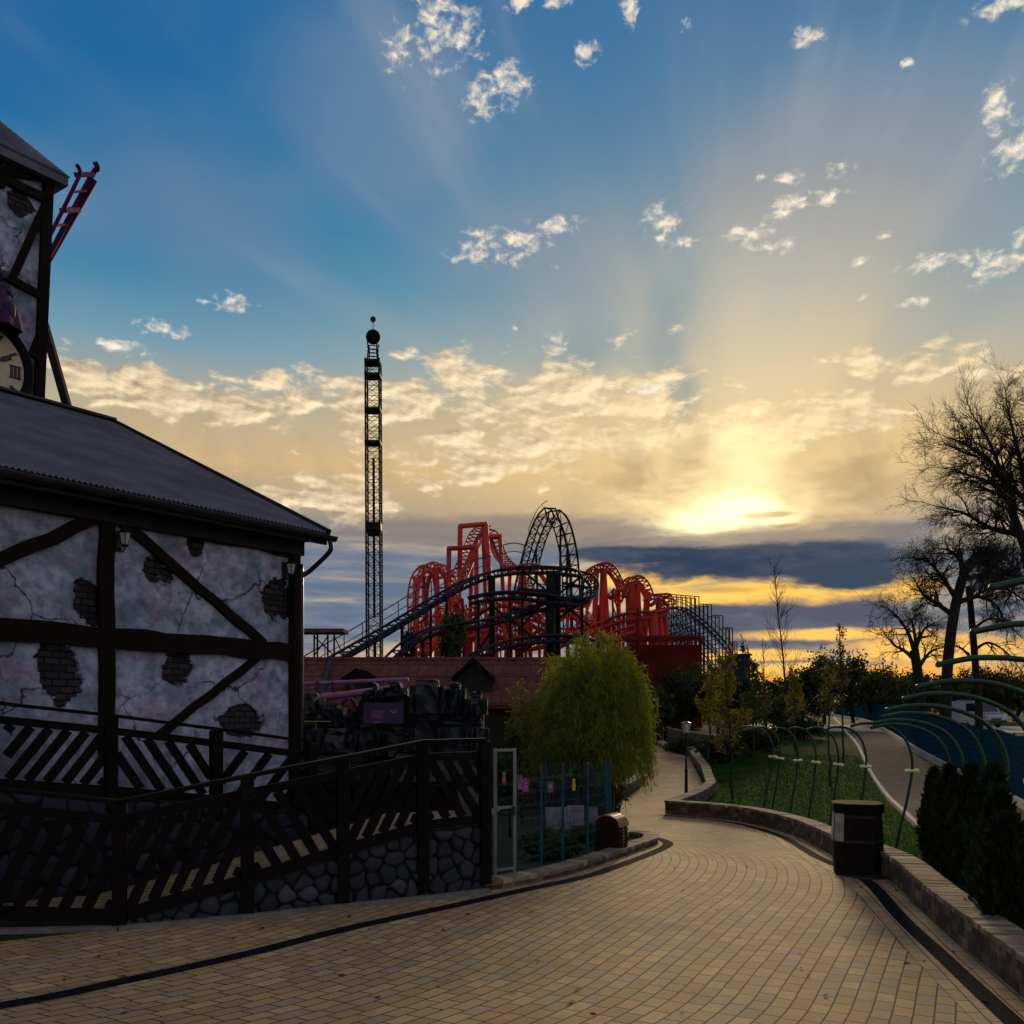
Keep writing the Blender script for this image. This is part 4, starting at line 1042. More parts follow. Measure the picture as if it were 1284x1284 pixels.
# ================================================================== LONG LOW BUILDING with brown tiled roof
MT['tiles'] = mat_brick('brown red roof tiles', (.155, .060, .048), (.115, .045, .038), (.060, .024, .020), 0.3, 0.28, (R(60), 0, 0), 0.012)
lb = thing('long_building', (-1.5, 27, zg(27)), 'long low building with brown-red tiled roof and two dark dormers', 'building')
xl, xr_ = P(340, 0, 27).x, P(760, 0, 27).x
yE, yRr, yB = 26.0, 30.5, 35.0; zE_, zR_ = 2.42, 3.88
mb = MB(); mb.box(((xl + xr_) / 2, 26.5, 0.75), (xr_ - xl - 0.6, 0.3, 3.3)); mb.box((xr_ - 0.45, 30.6, 0.75), (0.3, 7.9, 3.3)); mb.box(((xl + xr_) / 2, 34.6, 0.75), (xr_ - xl - 0.6, 0.3, 3.3)); mb.build('wall', M('dark brown boarding', (.030, .020, .015), 0.8, 0.4), lb)
mb = MB()
for (y0, z0, y1, z1) in ((yE, zE_, yRr, zR_), (yRr, zR_, yB, zE_)):
    mb.prism([Vector((xl, y0, z0)), Vector((xl, y1, z1)), Vector((xl, y1, z1 - .12)), Vector((xl, y0, z0 - .12))], (xr_ - xl, 0, 0))
rf = mb.build('roof', MT['tiles'], lb)
mb = MB(); mb.tube([(xl, yRr, zR_ + .02), (xr_, yRr, zR_ + .02)], 0.09, 8); mb.build('ridge_tiles', MT['tiles'], rf)
for (cx, apex, half, base) in ((446, 838, 20, 851), (593, 824, 27, 849)):
    mb = MB(); Yd = 26.9; A_ = P(cx, apex, Yd); L_ = P(cx - half, base, Yd); R_ = P(cx + half, base, Yd)
    for (p, q) in ((A_, L_), (R_, A_)):
        d = Vector((0, 2.6, 0)); mb.prism([p, q, q - Vector((0, 0, .10)), p - Vector((0, 0, .10))], d)
    dm = mb.build('dormer', M('dark dormer roof', (.014, .008, .007), .95, spec=.0), lb)
    mb = MB(); mb.prism([A_ + Vector((0, .25, -.1)), L_ + Vector((.12, .25, -.1)), L_ + Vector((.12, .25, -.55)), R_ + Vector((-.12, .25, -.55)), R_ + Vector((-.12, .25, -.1))], (0, .1, 0)); mb.build('dormer_front', MT['soffit'], dm)
mb = MB(); mb.bar(P(401, 882, 25.8), P(414, 829, 30.4), 0.12, 0.12); mb.build('roof_strip', MT['soffit'], rf)

# ================================================================== WALLS, BINS, FENCE ENCLOSURE, HOOPS on the path side
MT['wall_brick'] = mat_stone('brown wall blocks', (.115, .075, .045), (.17, .12, .075), (.09, .062, .042))
MT['cap_brick'] = mat_stone('sand wall cap', (.26, .19, .125), (.34, .26, .18), (.22, .155, .105))
def block_wall(feet, h, thick, label, side=-1, cap_step=0.10, rows=3, seed=1, closed=False):
    """low garden wall of small blocks with a header-course cap; feet = front foot line, side -1 = thickness to the right of travel"""
    pts = [Vector((p[0], p[1], 0)) for p in feet]; pts = resample(pts, 0.02)
    t = thing('garden_wall', at_x(pts[0].x, pts[0].y), label, 'garden wall', 'low block walls along the path')
    rnd = random.Random(seed); mb, cp = MB(), MB(); n = len(pts)
    def fr(i):
        i = max(0, min(n - 1, i)); d = (pts[min(i + 3, n - 1)] - pts[max(i - 3, 0)]).normalized(); return pts[i], Vector((d.y, -d.x, 0)) * (-side)
    hc = 0.06; hb = (h - hc) / rows
    def wedge(m, i, j, o0, o1, z0, z1, g, jit=0.0):
        (a, na), (b_, nb) = fr(i), fr(j); d = (b_ - a).normalized() * g; a, b_ = a + d, b_ - d; q = rnd.uniform(-jit, jit)
        za, zb = zg(a.y), zg(b_.y)
        c = [a + na * (o0 + q), b_ + nb * (o0 + q), b_ + nb * o1, a + na * o1]
        lo = [p + Vector((0, 0, (za, zb, zb, za)[k] + z0)) for k, p in enumerate(c)]; hi = [p + Vector((0, 0, (za, zb, zb, za)[k] + z1)) for k, p in enumerate(c)]
        e = 0.006; mid = sum(c, Vector()) / 4
        hi2 = [p + ((mid - Vector((p.x, p.y, 0))).normalized() * e) for p in hi]; hi1 = [p - Vector((0, 0, e)) for p in hi]
        m.add(lo + hi1 + hi2, [(0, 1, 5, 4), (1, 2, 6, 5), (2, 3, 7, 6), (3, 0, 4, 7), (4, 5, 9, 8), (5, 6, 10, 9), (6, 7, 11, 10), (7, 4, 8, 11), (8, 9, 10, 11)])
    for r in range(rows):
        step = 10; off = (r % 2) * 5; i = -off
        while i < n - 1:
            ln = rnd.choice((7, 9, 11)); wedge(mb, max(i, 0), min(i + ln, n - 1), 0.0, thick, -0.06 if r == 0 else r * hb, (r + 1) * hb - 0.004, 0.003, 0.007); i += ln
    i = 0; k = max(3, int(cap_step / 0.02))
    while i < n - 1: wedge(cp, i, min(i + k, n - 1), -0.025, thick + 0.02, h - hc + rnd.uniform(-.002, .002), h + rnd.uniform(-.004, .004), 0.002, 0.006); i += k
    mb.build('blocks', MT['wall_brick'], t); cp.build('cap', MT['cap_brick'], t); return t
# winding: the right wall's feet run near -> far, the bed lies to the right of that travel
block_wall([(p.x, p.y) for p in WALL_FEET], 0.37, 0.30, 'long curved low wall of brown blocks along the right edge of the paving', -1)
gl = lambda *pp: [Vector((*p, 0)) for p in g2(*pp)]
block_wall(g2((834, 1021), (862, 1009), (886, 993)) + g2((880, 972), (866, 952)) + g2((862, 946), (880, 941), (897, 939)), 0.37, 0.30, 'zigzag low wall between the lamp post and the lawn where the path narrows', -1, seed=3)
block_wall([(p.x, p.y) for p in catmull(gl((766, 1007), (790, 997), (806, 985), (807, 968), (800, 955), (790, 944)), 5)], 0.42, 0.30, 'low wall holding the willow bed at the left edge of the narrow path', 1, seed=5)
block_wall([(p.x, p.y) for p in catmull(gl((828, 931), (840, 940), (862, 944), (885, 941), (893, 935)), 5)], 0.22, 0.30, 'small rounded planter edge beside the far bin', -1, seed=6)
block_wall(g2((834, 912), (842, 923), (870, 929), (900, 934)), 0.5, 0.3, 'far terrace wall behind the rounded planter', -1, seed=7)
block_wall([(p.x, p.y) for p in BED_EDGE], 0.13, 0.26, 'low sandstone edge of the bed round the red bin', 1, 0.16, 1, 8)

# ---- bins
MT['bin_red'] = wood('dark red stained bin', (.040, .008, .006)); MT['bin_brown'] = wood('dark brown bin boards', (.016, .009, .007))
MT['notice'] = M('weathered paper notice', (.33, .28, .25), 0.8, 0.35, 9.0)
MT['lit_wood'] = wood('lid wood in sunlit orange', (.46, .22, .08), (4, 4, 4), 0.42)  # orange of the low sun is put into the lid colour
def barrel_bin(loc, rot, w, d, h, label):
    t = thing('litter_bin', loc, label, 'litter bin', 'litter bins along the path', rotz=rot)
    body = MB(); n = 12; arc = [(math.cos(math.pi * k / n), math.sin(math.pi * k / n)) for k in range(n + 1)]
    hb = h * 0.72; top = [(a * w / 2 * 0.97, hb + b_ * (h - hb)) for a, b_ in arc]
    prof = [(w * .5, 0), (w * .51, hb * .5), (w * .485, hb)] + top[1:-1] + [(-w * .485, hb), (-w * .51, hb * .5), (-w * .5, 0)]
    body.prism([(x, -d / 2, z) for x, z in prof], (0, d, 0)); body.build('body', MT['bin_red'], t, local=True)
    lid = MB(); A_ = [Vector((x * 1.03, -d / 2 - .02, z + .015)) for x, z in top]; B_ = [Vector((x * 1.03, d / 2 + .02, z + .015)) for x, z in top]
    lid.strip(B_, A_)
    for i in range(len(A_) - 1):
        a, b_ = A_[i], A_[i + 1]; m_ = (a + b_) / 2; dn = Vector((m_.x, 0, m_.z - hb)).normalized(); y = Vector((0, d + .04, 0))
        lid.prism([a, b_, b_ + dn * .022, a + dn * .022], y)
    lid.build('lid', MT['lit_wood'], t, local=True)
    for z in (0.10, hb * .9):
        mb = MB(); mb.box((0, 0, z), (w * 1.05, d + .025, 0.035)); mb.build('hoop', MT['black_metal'], t, local=True)
    mb = MB(); rnd = random.Random(3)
    for k in range(7): mb.box((w * .507, -.01 + rnd.uniform(-.012, .012), .16 + k * .055), (.018, .035, .036 if k % 2 else .026))
    mb.build('lettering', MT['notice'], t, local=True)
    return t
bl = G(768, 1073); barrel_bin(bl + Vector((0, .2, 0)), R(-30), 0.46, 0.36, 0.66, 'small dark red barrel-shaped bin with orange lit top in the bed by the mesh enclosure')
def hex_bin(loc, rot, s, label, notice=True):
    t = thing('litter_bin', loc, label, 'litter bin', 'litter bins along the path', rotz=rot)
    w, d, h = 0.66 * s, 0.60 * s, 1.05 * s; mb = MB(); ch = 0.13 * s
    def octo(k, z): return [Vector((x * k, y * k, z)) for x, y in ((-w / 2 + ch, -d / 2), (w / 2 - ch, -d / 2), (w / 2, -d / 2 + ch), (w / 2, d / 2 - ch), (w / 2 - ch, d / 2), (-w / 2 + ch, d / 2), (-w / 2, d / 2 - ch), (-w / 2, -d / 2 + ch))]
    rings = [octo(.92, 0), octo(1.0, .36 * h), octo(1.0, .5 * h), octo(.93, .88 * h)]
    mb.add([p for r in rings for p in r], [(i * 8 + k, i * 8 + (k + 1) % 8, i * 8 + 8 + (k + 1) % 8, i * 8 + 8 + k) for i in range(3) for k in range(8)] + [list(range(7, -1, -1)), [24 + k for k in range(8)]])
    # raised staves
    for k in range(8):
        for (i, j) in ((0, 1), (1, 2), (2, 3)):
            a0, a1, b0, b1 = rings[i][k], rings[i][(k + 1) % 8], rings[j][k], rings[j][(k + 1) % 8]; m_ = max(1, int((a1 - a0).length / (.11 * s)))
            for q in range(m_):
                u0, u1 = (q + .06) / m_, (q + .94) / m_; nn = Vector((-(a1 - a0).y, (a1 - a0).x, 0)).normalized() * -0.012
                f = [a0.lerp(a1, u0), a0.lerp(a1, u1), b0.lerp(b1, u1), b0.lerp(b1, u0)]; mb.prism(f, nn)
    mb.build('body', MT['bin_brown'], t, local=True)
    mb = MB(); L = [octo(1.02, .88 * h), octo(1.06, .885 * h), octo(1.06, .985 * h), octo(1.0, h)]
    mb.add([p for r in L for p in r], [(i * 8 + k, i * 8 + (k + 1) % 8, i * 8 + 8 + (k + 1) % 8, i * 8 + 8 + k) for i in range(3) for k in range(8)] + [list(range(7, -1, -1)), [24 + k for k in range(8)]])
    mb.build('lid', M('dark bin lid', (.010, .007, .006), .9, .3, spec=.05), t, local=True)
    for z, k in ((.06, .95), (.46, 1.035), (.80, .965)):
        mb = MB(); r0, r1, r2_, r3 = octo(k, z * h), octo(k, (z + .045) * h), octo(k * 1.02, (z + .005) * h), octo(k * 1.02, (z + .04) * h)
        mb.add(r0 + r2_ + r3 + r1, [(i * 8 + j, i * 8 + (j + 1) % 8, i * 8 + 8 + (j + 1) % 8, i * 8 + 8 + j) for i in range(3) for j in range(8)]); mb.build('hoop', MT['black_metal'], t, local=True)
    if notice:
        mb = MB(); r = [octo(1.036, .48 * h), octo(.985, .86 * h)]; k = 7
        mb.prism([r[0][7].lerp(r[0][0], .08), r[0][7].lerp(r[0][0], .92), r[1][7].lerp(r[1][0], .92), r[1][7].lerp(r[1][0], .08)], Vector((-.008, -.006, 0))); mb.build('notice', MT['notice'], t, local=True)
        mb = MB(); mb.prism([r[0][6].lerp(r[0][7], .1), r[0][6].lerp(r[0][7], .9), r[1][6].lerp(r[1][7], .9), r[1][6].lerp(r[1][7], .1)], Vector((-.01, 0, 0))); mb.build('notice', MT['notice'], t, local=True)
    return t
b1 = G(1084, 1100); hex_bin(b1 + Vector((0, .28, 0)), R(-14), 1.0, 'tall dark brown barrel-like bin with pale notices against the right low wall')
b2 = G(822, 934); hex_bin(b2 + Vector((0, .3, 0)), R(0), 1.06, 'dark bin far up the path between the willow and the lamp post', False)
mb = MB(); c = b1 + Vector((.08, .1, .014)); mb.lathe(c, [(.34, -.01), (.36, 0), (.33, .02), (.0001, .022)], 20); tag(mb.build('ground_disc', M('dark green ground disc', (.012, .022, .02), 0.5), None, origin=c), 'round dark ground disc under the tall brown bin', 'ground disc')  # dark round disc laid on the paving under the bin

# ---- mesh fence enclosure
MT['teal_wire'] = M('teal coated wire', (.014, .066, .088), 0.5, 0.25, spec=0.2)
MT['pale_frame'] = M('pale galvanised gate frame', (.20, .235, .22), 0.45, 0.2, metal=0.3)
enc = [G(647, 1105), G(679, 1093.5), G(706, 1085), G(737, 1079), G(765.5, 1062)]
enc_t = thing('mesh_fence', enc[0], 'teal wire mesh fence enclosing the planted bed beside the red bin', 'fence')
back_pts = [enc[-1], at_x(2.0, 19.6), at_x(0.75, 20.4)]
def mesh_panel(name, a, b_, h, mat, parent, sv=0.10, shz=0.19, r=0.0019, z0=0.05):
    mb = MB(); L = (Vector((b_.x - a.x, b_.y - a.y, 0))).length; n = max(2, int(L / sv))
    top = lambda u: a.lerp(b_, u)
    for k in range(n + 1):
        p = top(k / n); mb.bar(p + Vector((0, 0, z0)), p + Vector((0, 0, h)), r * 2, r * 2)
    z = z0 + .02
    while z < h:
        for dz in (0, .022): mb.bar(a + Vector((0, 0, z + dz)), b_ + Vector((0, 0, z + dz)), r * 2.6, r * 2.6)
        z += shz
    return mb.build(name, mat, parent)
for line in (enc, back_pts):
    for a, b_ in zip(line, line[1:]): mesh_panel('mesh_panel', a, b_, 1.56, MT['teal_wire'], enc_t)
for p in enc + back_pts[1:]:
    mb = MB(); mb.box(p + Vector((0, 0, .79)), (.04, .04, 1.62)); mb.build('post', MT['teal_wire'], enc_t)
g0, g1 = G(621, 1109), G(645.5, 1106); gate = thing('gate', g0, 'narrow pale-framed mesh gate at the end of the stone ramp wall', 'gate')
mb = MB(); H = 1.87; z = Vector((0, 0, 1))
for p in (g0, g1): mb.box(p + z * (H / 2), (.045, .045, H))
for q in (.20, 1.05, H - .025): mb.bar(g0 + z * q, g1 + z * q, .035, .035)
mb.build('frame', MT['pale_frame'], gate); mesh_panel('mesh_panel', g0 + Vector((.03, 0, 0)), g1 - Vector((.03, 0, 0)), H - .05, MT['teal_wire'], gate, z0=.2)
mb = MB(); mb.box(g1 + Vector((-.02, -.04, 1.0)), (.05, .05, .12)); mb.build('lock', MT['black_metal'], gate)
def plate(px, py, Y, w, h, col, name, label, marks=None):
    c = P(px, py, Y); t = thing(name, c, label, 'sign'); mb = MB(); mb.bbox(c, (w, .012, h), .005); mb.build('plate', M(name + ' face', col, .5, .15), t)
    if marks: mb = MB(); [mb.box(c + Vector((x * w, -.009, z_ * h)), (a * w, .006, b_ * h)) for x, z_, a, b_ in marks]; mb.build('print', MT['notice'], t)
plate(632, 975.5, 12.45, .055, .17, (.30, .03, .05), 'gate_sign', 'small narrow red notice on the pale gate', [(0, .32, .6, .1), (0, .12, .6, .1), (0, -.08, .6, .1), (0, -.28, .6, .08)])
plate(659, 985, 12.9, .085, .17, (.42, .04, .26), 'pink_sign', 'little magenta badge on the mesh fence beside the painted hand', [(0, .2, .5, .12), (0, -.1, .4, .1)])
hc = P(652, 984, 12.85); hd_ = thing('hand_sign', hc, 'flat open-hand cut-out sign in pale pink hung on the mesh fence', 'sign'); mb = MB()
mb.bbox(hc, (.07, .014, .13), .006)
for k, (dx, dz, ang) in enumerate(((-.045, .085, .25), (-.018, .11, .08), (.01, .115, -.05), (.036, .10, -.2), (.055, .03, -.8))):
    mb.bar(hc + Vector((dx * .6, 0, .04)), hc + Vector((dx * .6 - math.sin(ang) * .07, 0, .04 + math.cos(ang) * .09)), .014, .016, (0, 1, 0))
mb.build('hand', M('pale pink paint', (.30, .12, .19), .6), hd_)
plate(719.5, 984, 14.5, .05, .19, (.55, .36, .02), 'warning_sign', 'small upright yellow warning plate on the mesh fence', [(0, .2, .5, .18), (0, -.2, .55, .12)])
plate(690, 987, 13.8, .09, .16, (.16, .11, .15), 'info_sign', 'faded grey notice on the mesh fence left of the yellow plate', [(0, .1, .6, .3)])
# pale boards and post inside the enclosure
for (px, py0, py1, w, lab) in ((700, 1012, 1040, .46, 'weathered pale board leaning inside the mesh enclosure nearest the gate'), (722, 1010, 1035, .30, 'smaller pale board standing behind the yellow plate'), (742, 1012, 1032, .2, 'narrow pale board by the far corner of the enclosure')):
    a = P(px, py0, 16.4); b_ = P(px, py1, 16.4); mb = MB(); mb.bbox((a + b_) / 2, (w, .04, (a - b_).length), .008, Matrix.Rotation(R(-6), 3, 'X')); tag(mb.build('board', M('pale weathered board', (.22, .20, .23), .8, .3, 6), None, origin=b_), lab, 'board')

# ---- lamp posts
MT['lamp_white'] = M('milky lantern glass', (.62, .60, .64), .3, .1)
def lamp_post(loc, h, label):
    t = thing('lamp_post', loc, label, 'lamp post', 'lamp posts by the path'); s = h / 2.6
    mb = MB(); mb.lathe(loc, [(.10 * s, 0), (.10 * s, .12), (.06 * s, .2), (.05 * s, .9), (.065 * s, .95), (.04 * s, 1.0), (.035 * s, h - .42 * s), (.05 * s, h - .36 * s), (.09 * s, h - .33 * s)], 12); mb.build('post', MT['black_metal'], t)
    mb = MB(); mb.lathe(loc, [(.095 * s, h - .36 * s), (.17 * s, h - .04 * s)], 6, False); ln = mb.build('lantern', MT['lamp_white'], t)
    mb = MB(); mb.lathe(loc, [(.20 * s, h - .04 * s), (.19 * s, h - .015 * s), (.05 * s, h + .02), (.015, h + .06), (.0001, h + .08)], 6, False)
    for k in range(6):
        a = k * math.tau / 6; c_, s_ = math.cos(a), math.sin(a); mb.tube([loc + Vector((  .098 * s * c_, .098 * s * s_, h - .36 * s)), loc + Vector((.173 * s * c_, .173 * s * s_, h - .04 * s))], .009 * s, 4)
    mb.build('lantern_frame', MT['black_metal'], t)
lamp_post(G(863, 1003) + Vector((0, .35, 0)), 2.5, 'black lamp post with white lantern at the corner of the path wall')
lamp_post(at_x(P(948, 0, 58).x, 58), 2.7, 'distant lamp post half hidden behind the yellow-green saplings')
# pole and barrier at the head of the path
mb = MB(); a = P(824.5, 930, 50); mb.tube([Vector((a.x, 50, zg(50))), P(824.5, 874, 50)], .07, 8); tag(mb.build('pole', M('ochre wooden pole', (.19, .125, .05), .8), None, origin=a), 'thin ochre pole standing at the far head of the path', 'pole')
bt = thing('barrier', P(815, 910, 48.5), 'dark horizontal barrier rail across the far head of the path', 'barrier'); mb = MB(); mb.bar(P(802, 901, 48.5), P(836, 902, 48.5), .1, .22); mb.build('rail', MT['dark_wood'], bt)
for px in (804, 834): mb = MB(); q = P(px, 902, 48.5); mb.bar(Vector((q.x, q.y, zg(48.5))), q, .12, .12); mb.build('post', MT['dark_wood'], bt)

# ---- green hoops of the unfinished arbour
MT['hoop_green'] = M('dark green coated steel pipe', (.012, .042, .018), .42, .35, 3.0, spec=.35)
MT['sleeve'] = M('pale yellow coupling', (.80, .72, .36), .6, .15)
MT['tie_rod'] = MT['hoop_green']
HPROF = [(.34, 0), (.24, .40), (.10, .95), (.02, 1.40), (.03, 1.66), (.13, 1.92), (.32, 2.10), (.60, 2.205), (.90, 2.225), (1.14, 2.18)]
#        base px, base py, tip px, tip py, height override
HOOPS = [((957, 1013), (927, 913)), ((968, 1017), (943, 914)), ((990, 1023), (964, 915)), ((1013, 1029), (988, 915)), ((1040, 1037), (1012, 915)), ((1072, 1046), (1037, 914)),
         ((1122, 1068), (1068, 910)), ((1163, 1090), (1093, 912)), ((1176, 1104), (1096, 907)), ((1198, 1122), (1106, 899)), ((1220, 1143), (1113, 890)), ((1252, 1168), (1134, 876)), ((1290, 1200), (1152, 861)), ((1345, 1232), (1177, 833)), ((1415, 1270), (1221, 792)), ((1480, 1320), (1245, 736))]
SIDE = {0: 'farthest', 15: 'nearest'}
NUM = ['first', 'second', 'third', 'fourth', 'fifth', 'sixth']
for i, ((bx_, by_), (tx_, ty_)) in enumerate(HOOPS):
    b0 = G(bx_, by_); Y = b0.y; tip = P(tx_, ty_, Y); H = tip.z - b0.z; wid = b0.x - tip.x
    sv = H / 2.18; su = wid / (1.14 - .34)
    if i < 6: lab = ['farthest green hoop of the arbour, over the lawn by the yellow-green sapling', 'second farthest green hoop standing on the lawn', 'third farthest green hoop standing on the lawn', 'fourth green hoop from the far end, on the middle of the lawn', 'fifth green hoop from the far end, on the lawn left of the tall bin', 'green hoop on the lawn rising just behind the tall bin'][i]
    elif i == 6: lab = 'green hoop whose whole pole shows beside the tall bin, last before the conifers'
    else: lab = ['green hoop rising at the far end of the conifer hedge', 'second green hoop along the conifer hedge', 'third green hoop along the conifer hedge', 'fourth green hoop along the conifer hedge, crossing the teal fence', 'fifth green hoop along the conifer hedge, crossing the teal fence', 'green hoop arching in front of the parked van', 'big green hoop with its tip against the dark tree trunks', 'second nearest green hoop, tip high against the sunset', 'nearest green hoop, cut by the right edge high up'][i - 7]
    t = thing('arbour_hoop', b0, lab, 'hoop', 'green pipe hoops of the arbour')
    pts = [b0 + Vector(((.34 - u) * su * 1.0, 0, v * sv - (.05 if k == 0 else 0))) for k, (u, v) in enumerate(HPROF)]
    pts = catmull(pts, 8); mb = MB(); rad = 0.026
    mb.tube(pts, rad, 8); mb.ball(pts[-1], rad * 1.15, 8); mb.build('pipe', MT['hoop_green'], t)
    if i in (8, 10): continue
    j = pts[int(len(pts) * 3.0 / 9)]
    mb = MB(); rr3 = random.Random(i); an = rr3.uniform(-.35, .35); d = Vector((math.cos(an), -.9, math.sin(an * .4))).normalized()
    mb.tube([j - d * .12, j + d * .12], .034, 8); mb.build('coupling', MT['sleeve'], t)

# ---- teal screen fence behind the service path
MT['screen'] = None
def mat_screen():
    m, nt, b = new_mat('teal windscreen mesh'); v = objco(nt); X, Yq, Z = sep(nt, v)
    n = noise(nt, xyz(nt, X * .5, Yq * .5, Z * 6.0), 3.0, 4.0, .6); w = noise(nt, v, .5, 3, .5)
    li = ((Z * 31.4)._m('SINE')).step(.80, .98)
    c = mixc(nt, n.step(.35, .7), (.008, .038, .064), (.012, .056, .086)); c = mixc(nt, w.step(.4, .7) * .5, c, (.008, .032, .042)); c = mixc(nt, li * .35, c, (.035, .11, .13))
    setc(nt, b, c); b.inputs['Roughness'].default_value = .95; b.inputs['Specular IOR Level'].default_value = 0.0; return m
MT['screen'] = mat_screen()
TF = g2((1400, 1090), (1330, 1045), (1270, 1007), (1212, 977), (1164, 952), (1134, 934), (1110, 918), (1085, 905), (1046, 898))
TFZ = [1.9, 1.9, 2.15, 2.1, 2.0, 1.95, 1.9, 2.0, 2.0]
tf_ = thing('screen_fence', at_x(*TF[2]), 'long teal mesh screen fence on a pale base beyond the service path', 'fence')
mb, kb = MB(), MB(); A_ = [Vector((x, y, zg(y) + .28)) for x, y in TF]; B_ = [Vector((x, y, zg(y) + h_)) for (x, y), h_ in zip(TF, TFZ)]
sub = lambda L: resample(catmull(L, 6), .5)
mb2 = MB(); Ac = catmull(A_, 8); Bc = catmull(B_, 8); rnd = random.Random(2)
Bc = [p + Vector((0, 0, .04 * math.sin(i * 1.1))) for i, p in enumerate(Bc)]
mb.strip(Ac, Bc); mb.strip([p + Vector((.03, .03, 0)) for p in Bc], [p + Vector((.03, .03, 0)) for p in Ac]); mb.build('mesh_screen', MT['screen'], tf_)
for a, b_ in zip(Ac, Ac[1:]): kb.bar(a - Vector((0, 0, .17)), b_ - Vector((0, 0, .17)), .16, .30)
kb.build('base_kerb', MT['kerb'], tf_)
for i in range(0, len(Ac), 4):
    mb = MB(); mb.bar(Ac[i] + Vector((.08, .08, -.3)), Bc[i] + Vector((.08, .08, .06)), .06, .06); mb.build('post', MT['teal_wire'], tf_)

# ---- van on the far road
vz = zg(70); vc = Vector((P(1249, 0, 74).x, 74, vz + .012)); van = thing('parked_van', vc, 'white van with blue slanted stripes seen from the front on the far road', 'van', rotz=R(8))
MT['van_body'] = M('van paint', (.34, .38, .46), .3, .1, spec=.6); MT['glass_dark'] = M('dark glass', (.010, .012, .016), .08, .1, spec=.7); MT['tyre'] = M('tyre rubber', (.012, .012, .012), .85)
mb = MB(); prof = [(-.0, .35), (-.02, .95), (.10, 1.05), (.75, 1.22), (1.45, 2.05), (1.7, 2.12), (4.9, 2.12), (5.0, 1.9), (5.0, .35)]
mb.prism([(-.92, y, z) for y, z in prof], (1.84, 0, 0)); body = mb.build('body', MT['van_body'], van, local=True)
mb = MB(); mb.prism([(-.80, .79, 1.29), (.80, .79, 1.29), (.72, 1.40, 2.02), (-.72, 1.40, 2.02)], (0, -.02, .018)); mb.build('windscreen', MT['glass_dark'], van, local=True)
for s in (-1, 1):
    mb = MB(); mb.prism([(s * .921, .95, 1.3), (s * .921, 1.5, 1.95), (s * .921, 2.5, 1.95), (s * .921, 2.5, 1.3)], (s * .012, 0, 0)); mb.build('side_window', MT['glass_dark'], van, local=True)
    mb = MB(); mb.bbox((s * .72, -.02, .78), (.30, .08, .20), .03); mb.build('headlight', M('headlight', (.6, .58, .5), .15, .1), van, local=True)
    mb = MB(); mb.bbox((s * 1.03, .95, 1.38), (.18, .08, .24), .03); mb.build('mirror', MT['black_metal'], van, local=True)
    for y in (.9, 4.1):
        mb = MB(); mb.lathe((s * .80, y, .33), [(.20, -.11), (.31, -.11), (.33, -.08), (.33, .08), (.31, .11), (.20, .11)], 20, True, Matrix.Rotation(R(90), 3, 'Y'), False); wh = mb.build('tyre', MT['tyre'], van, local=True)
        mb = MB(); mb.lathe((s * .80, y, .33), [(.0001, .1), (.205, .1), (.205, -.1), (.0001, -.1)], 16, False, Matrix.Rotation(R(90), 3, 'Y')); mb.build('rim', MT['steel'], wh, local=True)
mb = MB(); mb.bbox((0, -.06, .48), (1.8, .14, .24), .04); mb.build('bumper', MT['black_metal'], van, local=True)
mb = MB(); mb.box((0, -.03, .70), (.86, .04, .14)); mb.build('grille', MT['black_metal'], van, local=True)
mb = MB()
for k in range(6):
    x = -.75 + k * .28; mb.prism([(x, .12, 1.075), (x + .12, .12, 1.075), (x + .24, .62, 1.2), (x + .12, .62, 1.2)], (0, -.002, .012))
mb.build('stripes', M('blue stripe paint', (.05, .13, .38), .35), van, local=True)
mb = MB(); mb.bbox((0, 2.0, 2.18), (1.3, .12, .05), .02); mb.bbox((0, 4.2, 2.18), (1.3, .12, .05), .02); mb.build('roof_rack', MT['steel'], van, local=True)
# white slatted gate pieces by the trunk beyond the fence
mb = MB(); gt_ = thing('road_fence', at_x(P(1215, 0, 62).x, 62), 'pale open fence by the far road behind the dark tree trunks', 'fence')
for (px0, px1) in ((1183, 1190), (1204, 1222), (1231, 1240)):
    a, b_ = P(px0, 897, 62), P(px1, 899, 62)
    mb = MB()
    for z in (.1, .45, .8, 1.1): mb.bar(Vector((a.x, 62, zg(60) + z + .2)), Vector((b_.x, 62, zg(60) + z + .2)), .03, .26)
    mb.build('board', MT['kerb'], gt_)

# ================================================================== RIDES beyond the roofs
MT['red_paint'] = M('red ride paint', (.46, .028, .011), .5, .45, .25, spec=.3)
MT['red_dark'] = M('weathered red paint', (.15, .014, .009), .7, .35, .5, spec=.1)
MT['navy_paint'] = M('dark navy track paint', (.008, .012, .028), .5, .3, spec=.25)
MT['ride_black'] = M('blackened steel', (.012, .010, .009), .65, .3, spec=.12)
MT['ride_wood'] = M('dark trestle timber', (.022, .017, .014), .8, .4)
def TP(lst, n=8): return catmull([P(*q) for q in lst], n)
def about(px, py, Y):
    c = P(px, py, Y)
    def f(t, p):
        v = Vector((p.x - c.x, 0.25 * (p.y - c.y), p.z - c.z)); return v.normalized()
    return f
zup = lambda t, p: Vector((0, 0, 1))
def gz(Y): return zg(Y) - .1

